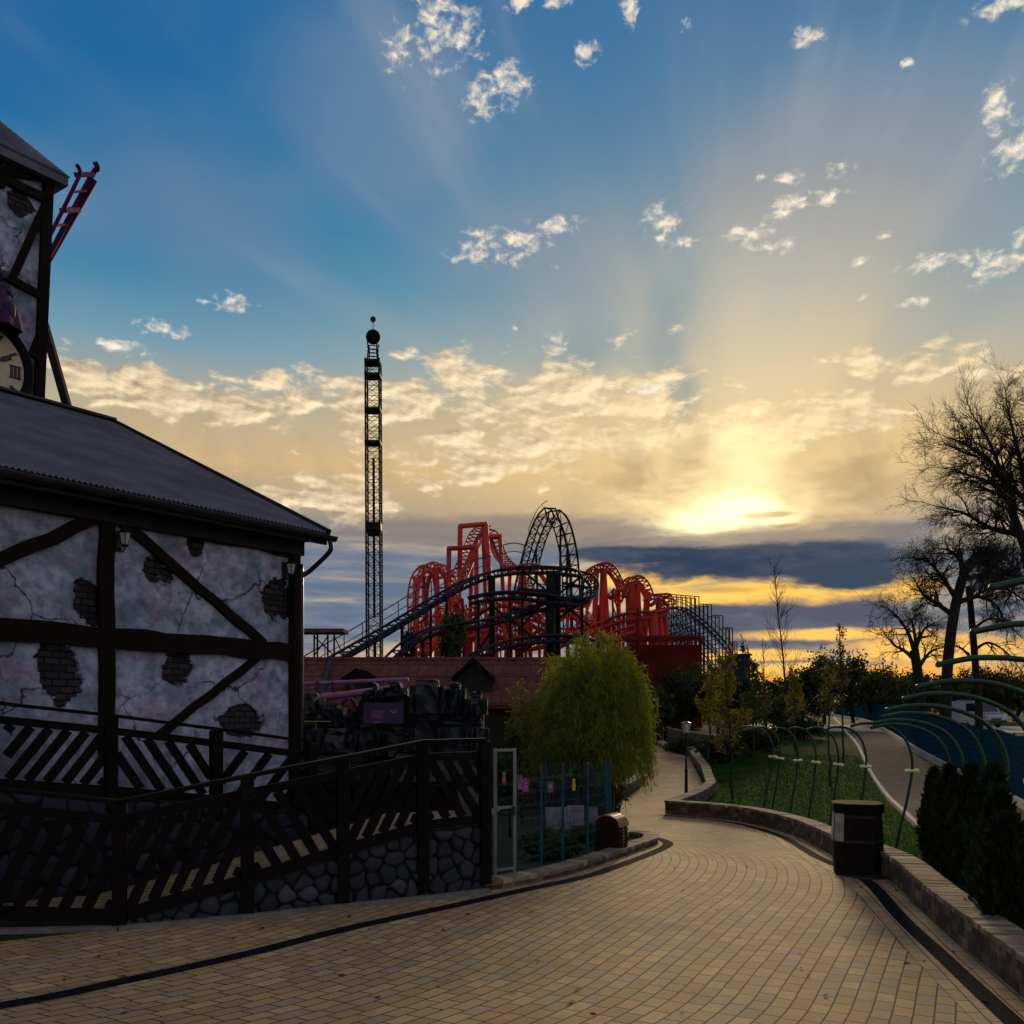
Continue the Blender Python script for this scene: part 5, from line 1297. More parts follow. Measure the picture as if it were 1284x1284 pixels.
red = thing('roller_coaster', Vector((P(640, 0, 80).x, 80, zg(80))), 'tangled bright red steel coaster with humps and a tall central drop', 'roller coaster')
def red_track(lst, gauge=1.15, ups=zup, spine=.20, drop=.55, r=.085, tie=.9): track_mb(TP(lst), gauge, r, tie, spine, drop, ups=ups, tie_r=.06, step_path=.45, n=6).build('track', MT['red_paint'], red)
red_track([(513, 814, 76), (514, 775, 76), (516, 740, 76.5), (522, 718, 77), (533, 708, 77.5), (545, 712, 78.2), (552, 732, 79), (556, 765, 79.5), (560, 805, 80)], ups=about(536, 790, 77.5))
red_track([(529, 812, 81), (528, 768, 81), (530, 732, 80.5), (538, 712, 80), (549, 706, 79.5), (561, 715, 79), (570, 738, 78), (580, 764, 77), (594, 792, 76), (610, 806, 75)], ups=about(548, 790, 79))
red_track([(606, 660, 93), (599, 668, 91), (591, 686, 88), (582, 708, 84.5), (572, 732, 81), (561, 757, 77.5), (548, 786, 74), (536, 812, 71)], 1.5, zup, .28)
red_track([(606, 660, 93), (614, 664, 93), (621, 680, 91), (628, 697, 88), (638, 708, 85), (652, 711, 83), (668, 708, 82), (684, 716, 82), (700, 742, 82)], 1.3)
red_track([(733, 726, 79), (738, 715, 79.5), (747, 709, 80), (758, 707, 80.5), (769, 713, 81), (778, 725, 81), (783, 737, 80.5), (780, 748, 80), (772, 748, 79.4), (769, 741, 79)], ups=about(757, 748, 80), tie=.55)
red_track([(776, 744, 77), (783, 730, 77.5), (794, 723, 78), (805, 727, 78.6), (814, 740, 79), (821, 757, 79)], ups=about(796, 765, 78), tie=.55)
red_track([(814, 752, 76), (826, 745, 77), (835, 747, 78.5), (838, 755, 78), (832, 763, 77), (818, 767, 76), (796, 768, 75), (772, 773, 75), (742, 785, 75), (712, 798, 75), (688, 809, 75)], 1.2, zup, .18, .5)
red_track([(796, 784, 73), (770, 792, 73), (742, 803, 73), (716, 812, 73)], 1.1)
red_track([(613 + 0, 790, 74)] + [(640 + 27 * math.cos(a), 789 - 22 * math.sin(a), 74 + 2.0 * k / 10) for k, a in enumerate([math.pi * (1 - q / 5) for q in range(0, 10)])] + [(618, 800, 77)], 1.1, about(640, 790, 75), tie=.5)
red_track([(520, 812, 74), (556, 798, 74), (592, 790, 75), (628, 800, 76), (664, 806, 77), (700, 796, 78), (724, 790, 79)], 1.2)
red_track([(566, 806, 84), (596, 786, 84), (632, 774, 84), (668, 778, 84), (704, 792, 84)], 1.2)
red_track([(648, 810, 86), (672, 792, 86), (700, 770, 86), (722, 756, 86), (740, 750, 86)], 1.2)
red_track([(540, 796, 80), (566, 774, 80), (598, 760, 81), (630, 752, 82), (662, 760, 83), (690, 780, 84)], 1.1)
red_track([(676, 742, 79), (700, 752, 79), (722, 766, 79), (744, 786, 78), (762, 806, 77)], 1.1)
red_track([(655, 714, 86), (664, 740, 85), (676, 764, 84), (694, 784, 83), (716, 790, 82), (738, 780, 82), (752, 764, 82)], 1.1)
red_track([(596, 812, 73), (604, 784, 73), (618, 768, 73.5), (634, 774, 74), (642, 794, 74), (646, 812, 74)], 1.0, about(622, 795, 73.5), tie=.5)
def support(parts, r=.22, mat=None, parent=None, n=8):
    mb = MB(); [mb.tube(p, r, n) for p in parts]; return mb.build('support', mat or MT['red_paint'], parent or red)
def dn(px, Y): return Vector((P(px, 0, Y).x, Y, gz(Y)))
def legs(px0, py0, px1, Y, r=.22): support([[P(px0, py0, Y), dn(px1, Y)]], r)
support([[dn(575, 86), P(577, 660, 86)], [P(575, 660, 86), P(611, 657, 86)], [P(609, 657, 86), dn(626, 86)]], .24)
support([[P(562, 750, 83), P(563, 687, 83)], [P(561, 688, 83), P(599, 686, 83)], [P(597, 686, 83), dn(599, 83)]], .22)
support([[P(611, 674, 88), P(629, 672, 88)], [P(627, 672, 88), dn(640, 88)]], .20)
support([[P(592, 690, 85), dn(586, 85)]], .20); legs(606, 668, 614, 90, .2); legs(653, 714, 654, 83, .2); legs(657, 714, 672, 83, .2); legs(640, 710, 630, 85, .18)
legs(521, 724, 520, 77.2); legs(547, 716, 553, 78.6, .25); legs(563, 722, 560, 79.4, .22); legs(531, 716, 536, 80.4, .2); legs(575, 755, 573, 77.4, .2)
legs(748, 713, 741, 80, .24); legs(757, 714, 770, 80.3, .24); legs(757, 714, 750, 80.3, .30); legs(775, 726, 778, 81, .2)
legs(790, 730, 794, 78, .42); legs(799, 730, 806, 78.4, .26); legs(812, 742, 800, 79, .28); legs(826, 752, 836, 77, .24); legs(818, 768, 826, 76, .40); legs(834, 766, 842, 77.6, .2)
for px, py in ((545, 785), (604, 782), (640, 766), (660, 780), (684, 785), (700, 760), (712, 792), (724, 780), (676, 800), (590, 775), (620, 780), (735, 786), (765, 776), (782, 772)): legs(px, py, px + ((px * 7) % 9) - 4, 76 + (px % 5), .13)
for k in range(14):
    x0 = 515 + k * 19; mb = MB(); mb.tube([P(x0, 790 + (k * 37) % 22, 78 + k % 4), P(x0 + 22, 772 + (k * 53) % 30, 79 + k % 3)], .09, 6); mb.build('brace', MT['red_dark'], red)

rr5 = random.Random(12)
for k in range(46):
    x0 = rr5.uniform(520, 800); y0 = rr5.uniform(735, 790) if x0 > 560 else rr5.uniform(760, 800); Y0 = rr5.uniform(72, 88)
    mb = MB(); a_ = P(x0, y0, Y0); b_ = dn(x0 + rr5.uniform(-6, 6), Y0); mb.tube([a_, b_], rr5.choice((.07, .09, .12)), 5)
    x1 = x0 + rr5.choice((-16, -11, 11, 16)); c_ = P(x1, y0 + rr5.uniform(10, 45), Y0); mb.tube([a_, c_], .06, 5); mb.build('strut', MT['red_paint'] if k % 3 else MT['red_dark'], red)

stn = thing('ride_station', Vector((P(835, 0, 70).x, 70, zg(70))), 'low red slatted platform block at the right foot of the red coaster', 'station')
a, b_ = P(790, 800, 70), P(880, 800, 70); zt = a.z
mb = MB(); mb.box(((a.x + b_.x) / 2, 72, (zt + zg(70)) / 2 - .2), (b_.x - a.x, 3.6, zt - zg(70) - .6)); mb.build('wall', MT['red_dark'], stn)
mb = MB(); n = 30
for k in range(n + 1): mb.box((lerp(a.x, b_.x, k / n), 70.14, (zt + zg(70)) / 2), (.07, .08, zt - zg(70)))
for z in (.98, .70, .45): mb.box(((a.x + b_.x) / 2, 70.1, lerp(zg(70), zt, z)), (b_.x - a.x + .2, .16, .12))
mb.build('slat_fence', MT['red_dark'], stn)
mb = MB(); mb.prism([Vector((lerp(a.x, b_.x, .0), 70, zt + .2)), Vector((b_.x, 70, zt + .2)), Vector((b_.x, 70, zt + .02)), Vector((lerp(a.x, b_.x, .0), 70, zt - .06))], (0, 4, 0)); mb.build('deck', MT['red_dark'], stn)

# black steep arch
arch = thing('roller_coaster', Vector((P(690, 0, 95).x, 95, zg(95))), 'tall narrow black lattice arch of coaster track behind the red coaster', 'roller coaster')
pts = resample(TP([(650, 768, 91), (656, 735, 92), (662, 710, 93), (669, 684, 94), (678, 660, 95), (687, 646, 95.6), (696, 645, 96), (705, 656, 96.2), (712, 680, 96.4), (716, 705, 96.5), (718, 738, 96.5), (719, 800, 96.5)], 10), .55)
cen = P(692, 720, 95); mb = MB(); sd = Vector((.72, .69, 0)); Ls = [[], [], [], []]
for i, p in enumerate(pts):
    d = (pts[min(i + 1, len(pts) - 1)] - pts[max(i - 1, 0)]).normalized(); s_ = (sd - d * sd.dot(d)).normalized(); u = s_.cross(d)
    if u.dot(p - cen) < 0: u = -u
    for k, (a_, h_) in enumerate(((-.72, .35), (.72, .35), (.72, -.75), (-.72, -.75))): Ls[k].append(p + s_ * a_ + u * h_)
for L, r in zip(Ls, (.11, .11, .08, .08)): mb.tube(L, r, 6)
for i in range(0, len(pts), 2):
    mb.tube([Ls[0][i], Ls[1][i]], .06, 5); mb.tube([Ls[2][i], Ls[3][i]], .05, 5); mb.tube([Ls[0][i], Ls[3][i]], .05, 5); mb.tube([Ls[1][i], Ls[2][i]], .05, 5)
    j = min(i + 2, len(pts) - 1); mb.tube([Ls[0][i], Ls[3][j]], .045, 5); mb.tube([Ls[1][i], Ls[2][j]], .045, 5)
mb.build('track', MT['ride_black'], arch)
mb = MB(); i0, i1 = len(pts) // 3, len(pts) * 3 // 5
hr = [Ls[0][i] * .5 + Ls[1][i] * .5 + Vector((0, 0, 1.0)) - Vector((.5, 0, 0)) for i in range(i0, i1 - 4)]; mb.tube(hr, .04, 5)
for i, p in enumerate(hr[::3]): mb.tube([p, Ls[0][i0 + i * 3]], .03, 4)
mb.build('handrail', MT['ride_black'], arch)
for (p0, p1) in (((711, 690), (711, 830)), ((703, 660), (700, 830)), ((672, 690), (680, 830))): support([[P(*p0, 97), dn(p1[0], 97)]], .12, MT['ride_black'], arch)

# navy coaster in front
nav = thing('roller_coaster', Vector((P(620, 0, 58).x, 58, zg(58))), 'dark navy coaster track climbing from the left in front of the red coaster', 'roller coaster')
def nav_track(lst, gauge=0.95, r=.08, spine=.12, drop=.36, tie=.8): track_mb(TP(lst), gauge, r, tie, spine, drop, ups=zup, tie_r=.05, step_path=.4, n=8).build('track', MT['navy_paint'], nav)
nav_track([(356, 862, 47), (400, 836, 49), (440, 813, 51), (480, 790, 53), (520, 766, 55), (556, 744, 57), (588, 727, 58.5), (616, 717, 59.5), (650, 712, 60.3), (690, 712, 60.5), (722, 715, 60.3), (737, 722, 59.6), (741, 735, 58.6), (735, 748, 57.4), (716, 751, 56.6), (684, 747, 56.2), (648, 743, 56), (612, 745, 56), (580, 752, 56)])
nav_track([(450, 860, 50), (478, 835, 51), (506, 808, 52), (534, 791, 53), (566, 783, 54), (604, 778, 55), (640, 769, 56), (676, 758, 57.5), (706, 752, 58.5), (730, 745, 59.5)])
nav_track([(560, 842, 52), (582, 828, 52.5), (606, 814, 53), (634, 804, 53.5), (664, 799, 54), (700, 797, 54.5), (728, 800, 55), (742, 808, 56), (730, 818, 57)])
def hand(lst, n=10):
    mb = MB(); L = TP(lst); mb.tube(L, .035, 5); mb.tube([p - Vector((0, 0, .55)) for p in L], .025, 5)
    for p in resample(L, 1.6): mb.tube([p, p - Vector((0, 0, 1.15))], .03, 5)
    mb.build('handrail', MT['navy_paint'], nav)
hand([(356, 838, 47.6), (400, 812, 49.6), (440, 790, 51.6), (480, 766, 53.6), (520, 742, 55.6), (556, 721, 57.6), (590, 704, 59), (616, 697, 60)])
hand([(628, 684, 60.6), (644, 681, 60.8), (660, 684, 61)])
hand([(650, 731, 57), (690, 733, 57.2), (728, 737, 57.6)])
def nsup(px, py, Y, r): support([[P(px, py, Y), dn(px, Y)]], r, MT['ride_black'], nav)
nsup(617, 722, 59, .22); nsup(690, 716, 60, .28); nsup(699, 716, 60.6, .22); nsup(690, 752, 56.5, .3)
for px, py, Y in ((560, 748, 57), (540, 760, 56), (504, 782, 54), (470, 803, 52.5), (432, 826, 50.6), (655, 718, 60), (730, 722, 59.8), (600, 752, 56), (640, 748, 56), (575, 790, 54), (530, 800, 53), (610, 820, 53)): nsup(px, py, Y, .09)
for (x0, y0, x1, y1, Y) in ((690, 745, 650, 790, 57), (690, 745, 740, 785, 57), (617, 760, 560, 800, 56), (617, 760, 670, 800, 56), (690, 790, 640, 830, 55), (617, 790, 590, 830, 54), (655, 715, 690, 745, 59.8), (730, 722, 700, 745, 59.8), (735, 752, 700, 775, 57.6), (640, 746, 690, 760, 56.4), (690, 760, 735, 752, 57)):
    mb = MB(); mb.tube([P(x0, y0, Y), P(x1, y1, Y)], .08, 6); mb.build('brace', MT['ride_black'], nav)
for (x0, y0, x1, y1, Y) in ((700, 768, 738, 755, 57.5), (705, 731, 738, 737, 58.6), (640, 763, 690, 768, 57)):
    mb = MB(); mb.bar(P(x0, y0, Y), P(x1, y1, Y), .8, .07); mb.build('walkway', MT['ride_black'], nav)
mb = MB(); a, b_ = P(648, 741, 56.5), P(700, 744, 56.5); mb.bar(a, b_, 1.0, .30); mb.build('catwalk', MT['ride_black'], nav)
# lift platform left of the mast
lp = thing('lift_platform', Vector((P(404, 0, 49).x, 49, zg(49))), 'brown flat platform on thin posts just right of the plaster building', 'platform')
mb = MB(); mb.bbox((P(371, 792, 49) + P(434, 792, 49)) / 2, (P(434, 0, 49).x - P(371, 0, 49).x, 1.6, .22), .03); mb.build('deck', M('brown platform deck', (.075, .045, .022), .8), lp)
for px in (394, 398, 411, 419):
    mb = MB(); mb.tube([P(px, 796, 49), dn(px, 49)], .055, 6); mb.build('post', MT['ride_black'], lp)
for a_, c_ in ((394, 419), (411, 394), (419, 431)): mb = MB(); mb.tube([P(a_, 798, 49), P(c_, 822, 49)], .035, 5); mb.build('brace', MT['ride_black'], lp)

# wooden coaster far right
wc = thing('roller_coaster', Vector((P(880, 0, 120).x, 120, zg(120))), 'dark wooden trestle coaster sloping down at the right end of the red coaster', 'roller coaster')
top = TP([(826, 770, 118), (838, 763, 119), (850, 761, 120), (862, 764, 121), (876, 773, 122), (892, 787, 123), (906, 802, 124), (918, 818, 125), (926, 836, 126)], 6)
bents = resample(top, .85); tb, bt_ = MB(), MB()
tb.tube(bents, .10, 4); tb.tube([p + Vector((0, 2.2, 0)) for p in bents], .10, 4)
tb.tube([p + Vector((0, 0, 1.0)) for p in bents], .05, 4); tb.tube([p + Vector((0, 2.2, 1.0)) for p in bents], .05, 4)
for i, p in enumerate(bents):
    st_ = bents[(i // 3) * 3].z + 1.7; up_z = st_ if i % 3 else max(st_, bents[max(i - 3, 0)].z + 1.7)
    for dy in (0, 2.2, 4.4):
        q = p + Vector((0, dy, 0)); bt_.bar(Vector((q.x, q.y, up_z if dy < 3 else p.z - 1.5)), Vector((q.x, q.y, gz(q.y))), .12, .12, (0, 1, 0))
    if i % 3 == 0 and i + 3 < len(bents):
        for dy in (0, 2.2): bt_.bar(Vector((p.x, p.y + dy, st_)), Vector((bents[i + 3].x, bents[i + 3].y + dy, st_)), .11, .11, (0, 1, 0))
    if i:
        o = bents[i - 1]; z = min(o.z, p.z); k = 0
        while z > gz(p.y):
            for dy in (0, 2.2): bt_.bar(Vector((o.x, o.y + dy, z)), Vector((p.x, p.y + dy, z)), .13, .14, (0, 1, 0))
            bt_.bar(Vector((o.x, o.y + (k % 2) * 2.2, z)), Vector((p.x, p.y + (k % 2) * 2.2, z - 1.1)), .11, .11, (0, 1, 0)); z -= 1.1; k += 1
tb.build('track', MT['ride_wood'], wc); bt_.build('trestle', MT['ride_wood'], wc)

# drop tower
DY = 115.0; dc = Vector((P(470, 0, DY).x, DY, zg(DY)))
dtw = thing('drop_tower', dc, 'tall slim lattice drop tower topped by a dark ball', 'tower ride')
mb = MB(); h0, h1 = zg(DY) - .1, P(0, 452, DY).z; hw = .86; tilt = Vector((P(468.4, 0, DY).x - P(470.6, 0, DY).x, 0, 0))
def dt(z): return Vector((dc.x, DY, 0)) + tilt * ((z - h0) / (h1 - h0))
cr_ = [(-1, -1), (1, -1), (1, 1), (-1, 1)]
for a_, b2_ in cr_: mb.tube([dt(h0) + Vector((a_ * hw, b2_ * hw, h0)), dt(h1) + Vector((a_ * hw, b2_ * hw, h1))], .12, 6)
z = h0; k = 0
while z < h1 - .5:
    z2 = min(z + 1.3, h1)
    for q in range(4):
        (a0, b0_), (a1, b1_) = cr_[q], cr_[(q + 1) % 4]
        A_ = dt(z) + Vector((a0 * hw, b0_ * hw, z)); B_ = dt(z2) + Vector((a1 * hw, b1_ * hw, z2)); C_ = dt(z) + Vector((a1 * hw, b1_ * hw, z)); D_ = dt(z2) + Vector((a0 * hw, b0_ * hw, z2))
        mb.tube([A_, B_], .040, 4); mb.tube([C_, D_], .040, 4); mb.tube([A_, C_], .045, 4)
    z = z2
for z in (P(0, 455, DY).z, P(0, 472, DY).z, P(0, 515, DY).z, P(0, 556, DY).z): mb.box(dt(z) + Vector((0, 0, z)), (1.95, 1.95, .35))
mb.build('mast', MT['ride_black'], dtw)
mb = MB(); z0_, z1_ = P(0, 575, DY).z, P(0, 775, DY).z; mb.tube([dt(z1_) + Vector((0, 0, z1_)), dt(z0_) + Vector((0, 0, z0_))], .17, 6); mb.build('inner_rail', MT['ride_black'], dtw)
zc = P(0, 661, DY).z; mb = MB(); mb.bbox(dt(zc) + Vector((0, 0, zc)), (1.9, 1.9, 1.0), .1); mb.bbox(dt(zc) + Vector((0, 0, zc - .8)), (1.5, 1.5, .5), .1); mb.build('gondola', MT['ride_black'], dtw)
mb = MB(); zt_ = P(0, 434, DY).z; bb = dt(h1)
for a_, b2_ in cr_: mb.tube([bb + Vector((a_ * .62, b2_ * .62, h1)), bb + Vector((a_ * .5, b2_ * .5, zt_ - .6)), bb + Vector((a_ * .62, b2_ * .62, zt_ + .4))], .09, 5)
for s in (.15, .4, .65, .9): zz_ = lerp(h1, zt_, s); mb.lathe(bb + Vector((0, 0, zz_)), [(.72, -.06), (.78, 0), (.72, .06)], 10, True, None, False)
mb.build('crown_frame', MT['ride_black'], dtw)
mb = MB(); zb = P(0, 422.5, DY).z; mb.ball(bb + Vector((0, 0, zb)), .90, 16); bl_ = mb.build('ball', M('dark brown ball', (.022, .012, .010), .9, spec=.0), dtw)
mb = MB(); mb.tube([bb + Vector((0, 0, zb + .8)), bb + Vector((0, 0, P(0, 402, DY).z))], .05, 6); mb.ball(bb + Vector((0, 0, P(0, 400.5, DY).z)), .36, 10); mb.build('finial', MT['ride_black'], bl_)

# dark hall to the right
hl = thing('dark_hall', Vector((P(932, 0, 85).x, 85, zg(85))), 'small dark flat-topped hall right of the wooden coaster', 'building')
a, b_ = P(921, 822, 85), P(941, 850, 85); mb = MB(); mb.box(((a.x + b_.x) / 2, 87, (a.z + zg(85)) / 2), (b_.x - a.x, 4, a.z - zg(85))); mb.build('wall', MT['soffit'], hl)
mb = MB(); mb.box(((a.x + b_.x) / 2, 87, a.z + .08), (b_.x - a.x + .25, 4.3, .16)); mb.build('roof', MT['soffit'], hl)

# ================================================================== PLANTS
RNG = np.random.default_rng(11)
def quads(pts, w, l, rng, dirs=None, spread=1.0, fold=0.0):
    """leaf quads at pts (n,3); dirs = preferred leaf direction"""
    n = len(pts); d = rng.normal(size=(n, 3)) * spread
    if dirs is not None: d = d + dirs
    d /= np.linalg.norm(d, axis=1, keepdims=True) + 1e-9
    s = np.cross(d, rng.normal(size=(n, 3))); s /= np.linalg.norm(s, axis=1, keepdims=True) + 1e-9
    k = rng.uniform(.65, 1.35, size=(n, 1)); ww, ll = w * k, l * k
    v = np.empty((n, 4, 3)); v[:, 0] = pts; v[:, 1] = pts + d * ll * .5 + s * ww * .5; v[:, 2] = pts + d * ll; v[:, 3] = pts + d * ll * .5 - s * ww * .5
    return v.reshape(-1, 3), np.arange(n * 4).reshape(n, 4)
def clumps(c, rad, n_cl, per, rng, cl_r=.28, flat=.0, hollow=.45):
    """points gathered in clumps through an ellipsoid crown"""
    c = np.array(c); rad = np.array(rad); u = rng.normal(size=(n_cl, 3)); u /= np.linalg.norm(u, axis=1, keepdims=True)
    rr_ = rng.uniform(hollow ** 3, 1, size=(n_cl, 1)) ** (1 / 3); cc = c + u * rr_ * rad * rng.uniform(.8, 1.08, size=(n_cl, 1))
    sz = rng.uniform(.5, 1.4, size=(n_cl, 1)) * cl_r
    p = cc[:, None, :] + rng.normal(size=(n_cl, per, 3)) * (sz[:, None, :] * rad * .55)
    return p.reshape(-1, 3)
def branch(mb, p, d, L, r, level, rnd, tips=None, up=.12, bend=.22, kids=(4, 7), ang=(25, 60), decay=(.45, .72), minr=.006, curl=0.0):
    n = 5 if level > 0 else 4; pts, rs = [p.copy()], [r]; d = d.normalized()
    for i in range(n):
        d = (d + Vector((rnd.gauss(0, bend), rnd.gauss(0, bend), rnd.gauss(0, bend) + up)) * .5).normalized()
        p = p + d * (L / n); pts.append(p.copy()); rs.append(max(minr * .6, r * (1 - .75 * (i + 1) / n)))
    mb.tube(pts, rs, 6 if r > .06 else (4 if r > .02 else 3), cap=False)
    if tips is not None and level <= 1: tips += pts[2:]
    if level <= 0: return
    for k in range(rnd.randint(*kids)):
        t = rnd.uniform(.25, 1.0); i = min(int(t * n), n - 1); q = pts[i].lerp(pts[i + 1], t * n - i); ax = (pts[i + 1] - pts[i]).normalized()
        perp = ax.cross(Vector((rnd.gauss(0, 1), rnd.gauss(0, 1), rnd.gauss(0, 1)))).normalized(); a = R(rnd.uniform(*ang))
        branch(mb, q, ax * math.cos(a) + perp * math.sin(a), L * rnd.uniform(*decay), max(minr, rs[i] * rnd.uniform(.5, .72)), level - 1, rnd, tips, up, bend, kids, ang, decay, minr)
def limb(mb, pts, r0, r1, rnd, per_m, L, level, tips=None, **kw):
    """hand placed limb with side shoots"""
    c = catmull(pts, 6); n = len(c); rs = [lerp(r0, r1, (i / (n - 1)) ** .8) for i in range(n)]
    mb.tube(c, rs, 8, cap=False); tot = sum((b_ - a).length for a, b_ in zip(c, c[1:])); N = int(tot * per_m)
    for k in range(N):
        t = (k + rnd.random()) / N
        if t < .22: continue
        i = min(int(t * (n - 1)), n - 2); q = c[i]; ax = (c[i + 1] - c[i]).normalized(); perp = ax.cross(Vector((rnd.gauss(0, 1), rnd.gauss(0, 1), rnd.gauss(0, 1)))).normalized(); a = R(rnd.uniform(25, 65))
        branch(mb, q, ax * math.cos(a) + perp * math.sin(a), L * rnd.uniform(.55, 1.1) * (1.1 - .5 * t), min(rs[i] * .55, .07), level, rnd, tips, **kw)
    branch(mb, c[-1], (c[-1] - c[-2]), L * .8, r1, level, rnd, tips, **kw)
MT['bark'] = M('dark bark', (.016, .012, .009), .9, .5, 6.0, .6, 20.0)
MT['bark_young'] = M('brown young bark', (.030, .022, .016), .85, .4, 8.0)
MT['leaf_dark'] = leafmat('dark evergreen leaves', (.008, .016, .005), (.030, .046, .012), .25)
MT['leaf_mid'] = leafmat('mid green leaves', (.026, .042, .007), (.095, .11, .018), .35)
MT['leaf_yellow'] = leafmat('yellow green young leaves', (.090, .090, .010), (.22, .19, .025), .5)
MT['leaf_willow'] = leafmat('willow green leaves', (.095, .135, .008), (.30, .32, .022), .5)
MT['leaf_thuja'] = leafmat('dark conifer sprays', (.006, .015, .005), (.020, .032, .010), .1)
MT['leaf_bud'] = leafmat('brown reddish buds', (.06, .035, .012), (.12, .07, .02), .4)
tipfn = lambda rnd, ps, n, s: np.array([list(rnd.choice(ps) + Vector((rnd.gauss(0, s), rnd.gauss(0, s), rnd.gauss(0, s)))) for _ in range(n)])

# --- big bare trees on the right
def bare_tree(base, label, trunk, limbs, seed, per_m, L, level=2, r_tr=(.42, .26), lr=(.15, .026), name='bare_tree', leaf=None, kw={}):
    rnd = random.Random(seed); t = thing(name, base, label, 'tree', 'bare trees by the far road')
    mb = MB(); c = catmull([base - Vector((0, 0, .2))] + trunk, 6); n = len(c); mb.tube(c, [lerp(*r_tr, i / (n - 1)) * (1.35 if i == 0 else 1) for i in range(n)], 12); mb.build('trunk', MT['bark'], t)
    mb = MB(); tips = []
    for l in limbs:
        k = 1.0
        if isinstance(l[0], (int, float)): k = l[0]; l = l[1:]
        limb(mb, list(l), lr[0] * k, lr[1] * k, rnd, per_m, L, level, tips, **kw)
    mb.build('crown', MT['bark'], t)
    if leaf:
        v, f = quads(tipfn(rnd, tips, leaf[1], .12), leaf[2], leaf[2] * 1.5, RNG); from_arrays('leaves', v, f, leaf[0], t)
    return t
Y = 36
q = lambda *a: [P(*x) for x in a]
bare_tree(at_x(P(1322, 0, Y).x, Y), 'large bare spreading tree cut by the right edge, silhouetted on the sunset', q((1318, 860, Y), (1308, 770, Y), (1296, 715, Y), (1288, 690, Y)),
    [(1.1, *q((1290, 695, Y), (1278, 672, Y), (1242, 662, Y - .5), (1210, 644, Y - .8), (1180, 636, Y - 1))),
     (1.3, *q((1288, 692, Y), (1272, 650, Y), (1264, 618, Y + .4), (1254, 588, Y + .8), (1238, 550, Y + 1), (1222, 524, Y + 1.2))),
     (.9, *q((1268, 632, Y), (1250, 610, Y - .5), (1222, 598, Y - 1), (1192, 588, Y - 1.5))),
     (1.2, *q((1288, 690, Y), (1290, 640, Y + .6), (1282, 590, Y + 1), (1270, 540, Y + 1.5), (1262, 505, Y + 2))),
     (.8, *q((1258, 600, Y), (1238, 576, Y - .6), (1208, 556, Y - 1), (1186, 548, Y - 1.4))),
     (1.2, *q((1294, 690, Y), (1308, 620, Y), (1306, 560, Y), (1296, 510, Y))), (1.2, *q((1296, 700, Y), (1340, 640, Y), (1370, 560, Y))),
     (1.0, *q((1300, 730, Y), (1275, 722, Y - 1), (1250, 712, Y - 1.5), (1232, 716, Y - 2)))],
    5, 6.6, 1.9, 2, (.44, .30), (.16, .020), kw=dict(kids=(6, 9), up=.06, minr=.0055))
Y = 48
bare_tree(at_x(P(1188, 0, Y).x, Y), 'crooked pollarded tree with a curving trunk and twisted twiggy crown', q((1186, 890, Y), (1189, 825, Y), (1197, 765, Y), (1207, 724, Y)),
    [q((1206, 728, Y), (1214, 704, Y), (1236, 690, Y), (1262, 694, Y)), q((1200, 752, Y), (1184, 728, Y), (1166, 706, Y), (1150, 700, Y)), q((1206, 728, Y), (1204, 704, Y), (1190, 690, Y), (1176, 688, Y)),
     q((1208, 726, Y), (1236, 722, Y), (1262, 738, Y), (1284, 752, Y)), q((1196, 772, Y), (1176, 758, Y), (1158, 746, Y), (1146, 726, Y)), q((1210, 720, Y), (1228, 704, Y), (1250, 712, Y), (1270, 722, Y)), q((1200, 756, Y), (1226, 748, Y), (1250, 760, Y), (1262, 786, Y)), q((1212, 712, Y), (1226, 694, Y), (1246, 684, Y))],
    8, 8.5, 1.7, 2, (.30, .24), (.16, .03), kw=dict(bend=.5, up=0.0, ang=(30, 85), kids=(6, 9), minr=.007))
Y = 50
bare_tree(at_x(P(1228, 0, Y).x, Y), 'straight dark trunk standing left of the parked van', q((1227, 880, Y), (1222, 820, Y), (1217, 760, Y), (1214, 735, Y)),
    [q((1219, 790, Y), (1240, 776, Y), (1262, 782, Y), (1282, 800, Y)), q((1221, 815, Y), (1240, 806, Y), (1262, 818, Y), (1280, 840, Y)), q((1216, 750, Y), (1226, 728, Y), (1246, 722, Y)), q((1222, 830, Y), (1204, 812, Y), (1186, 810, Y)), q((1224, 850, Y), (1246, 846, Y), (1268, 862, Y))],
    9, 5.0, 1.7, 2, (.22, .15), (.10, .02), kw=dict(bend=.35, up=-.05, minr=.007))
Y = 46
bare_tree(at_x(P(1156, 0, Y).x, Y), 'low stubby pruned tree with thick forks left of the crooked pollard', q((1154, 880, Y), (1150, 838, Y), (1146, 815, Y)),
    [q((1146, 815, Y), (1138, 792, Y), (1124, 772, Y), (1112, 764, Y)), q((1150, 830, Y), (1134, 816, Y), (1120, 808, Y), (1106, 790, Y)), q((1147, 815, Y), (1158, 790, Y), (1170, 782, Y)), q((1150, 820, Y), (1146, 790, Y), (1142, 776, Y)), q((1152, 836, Y), (1166, 818, Y), (1180, 812, Y))],
    10, 7.0, 1.5, 2, (.26, .22), (.13, .02), kw=dict(bend=.5, up=.03, minr=.007))

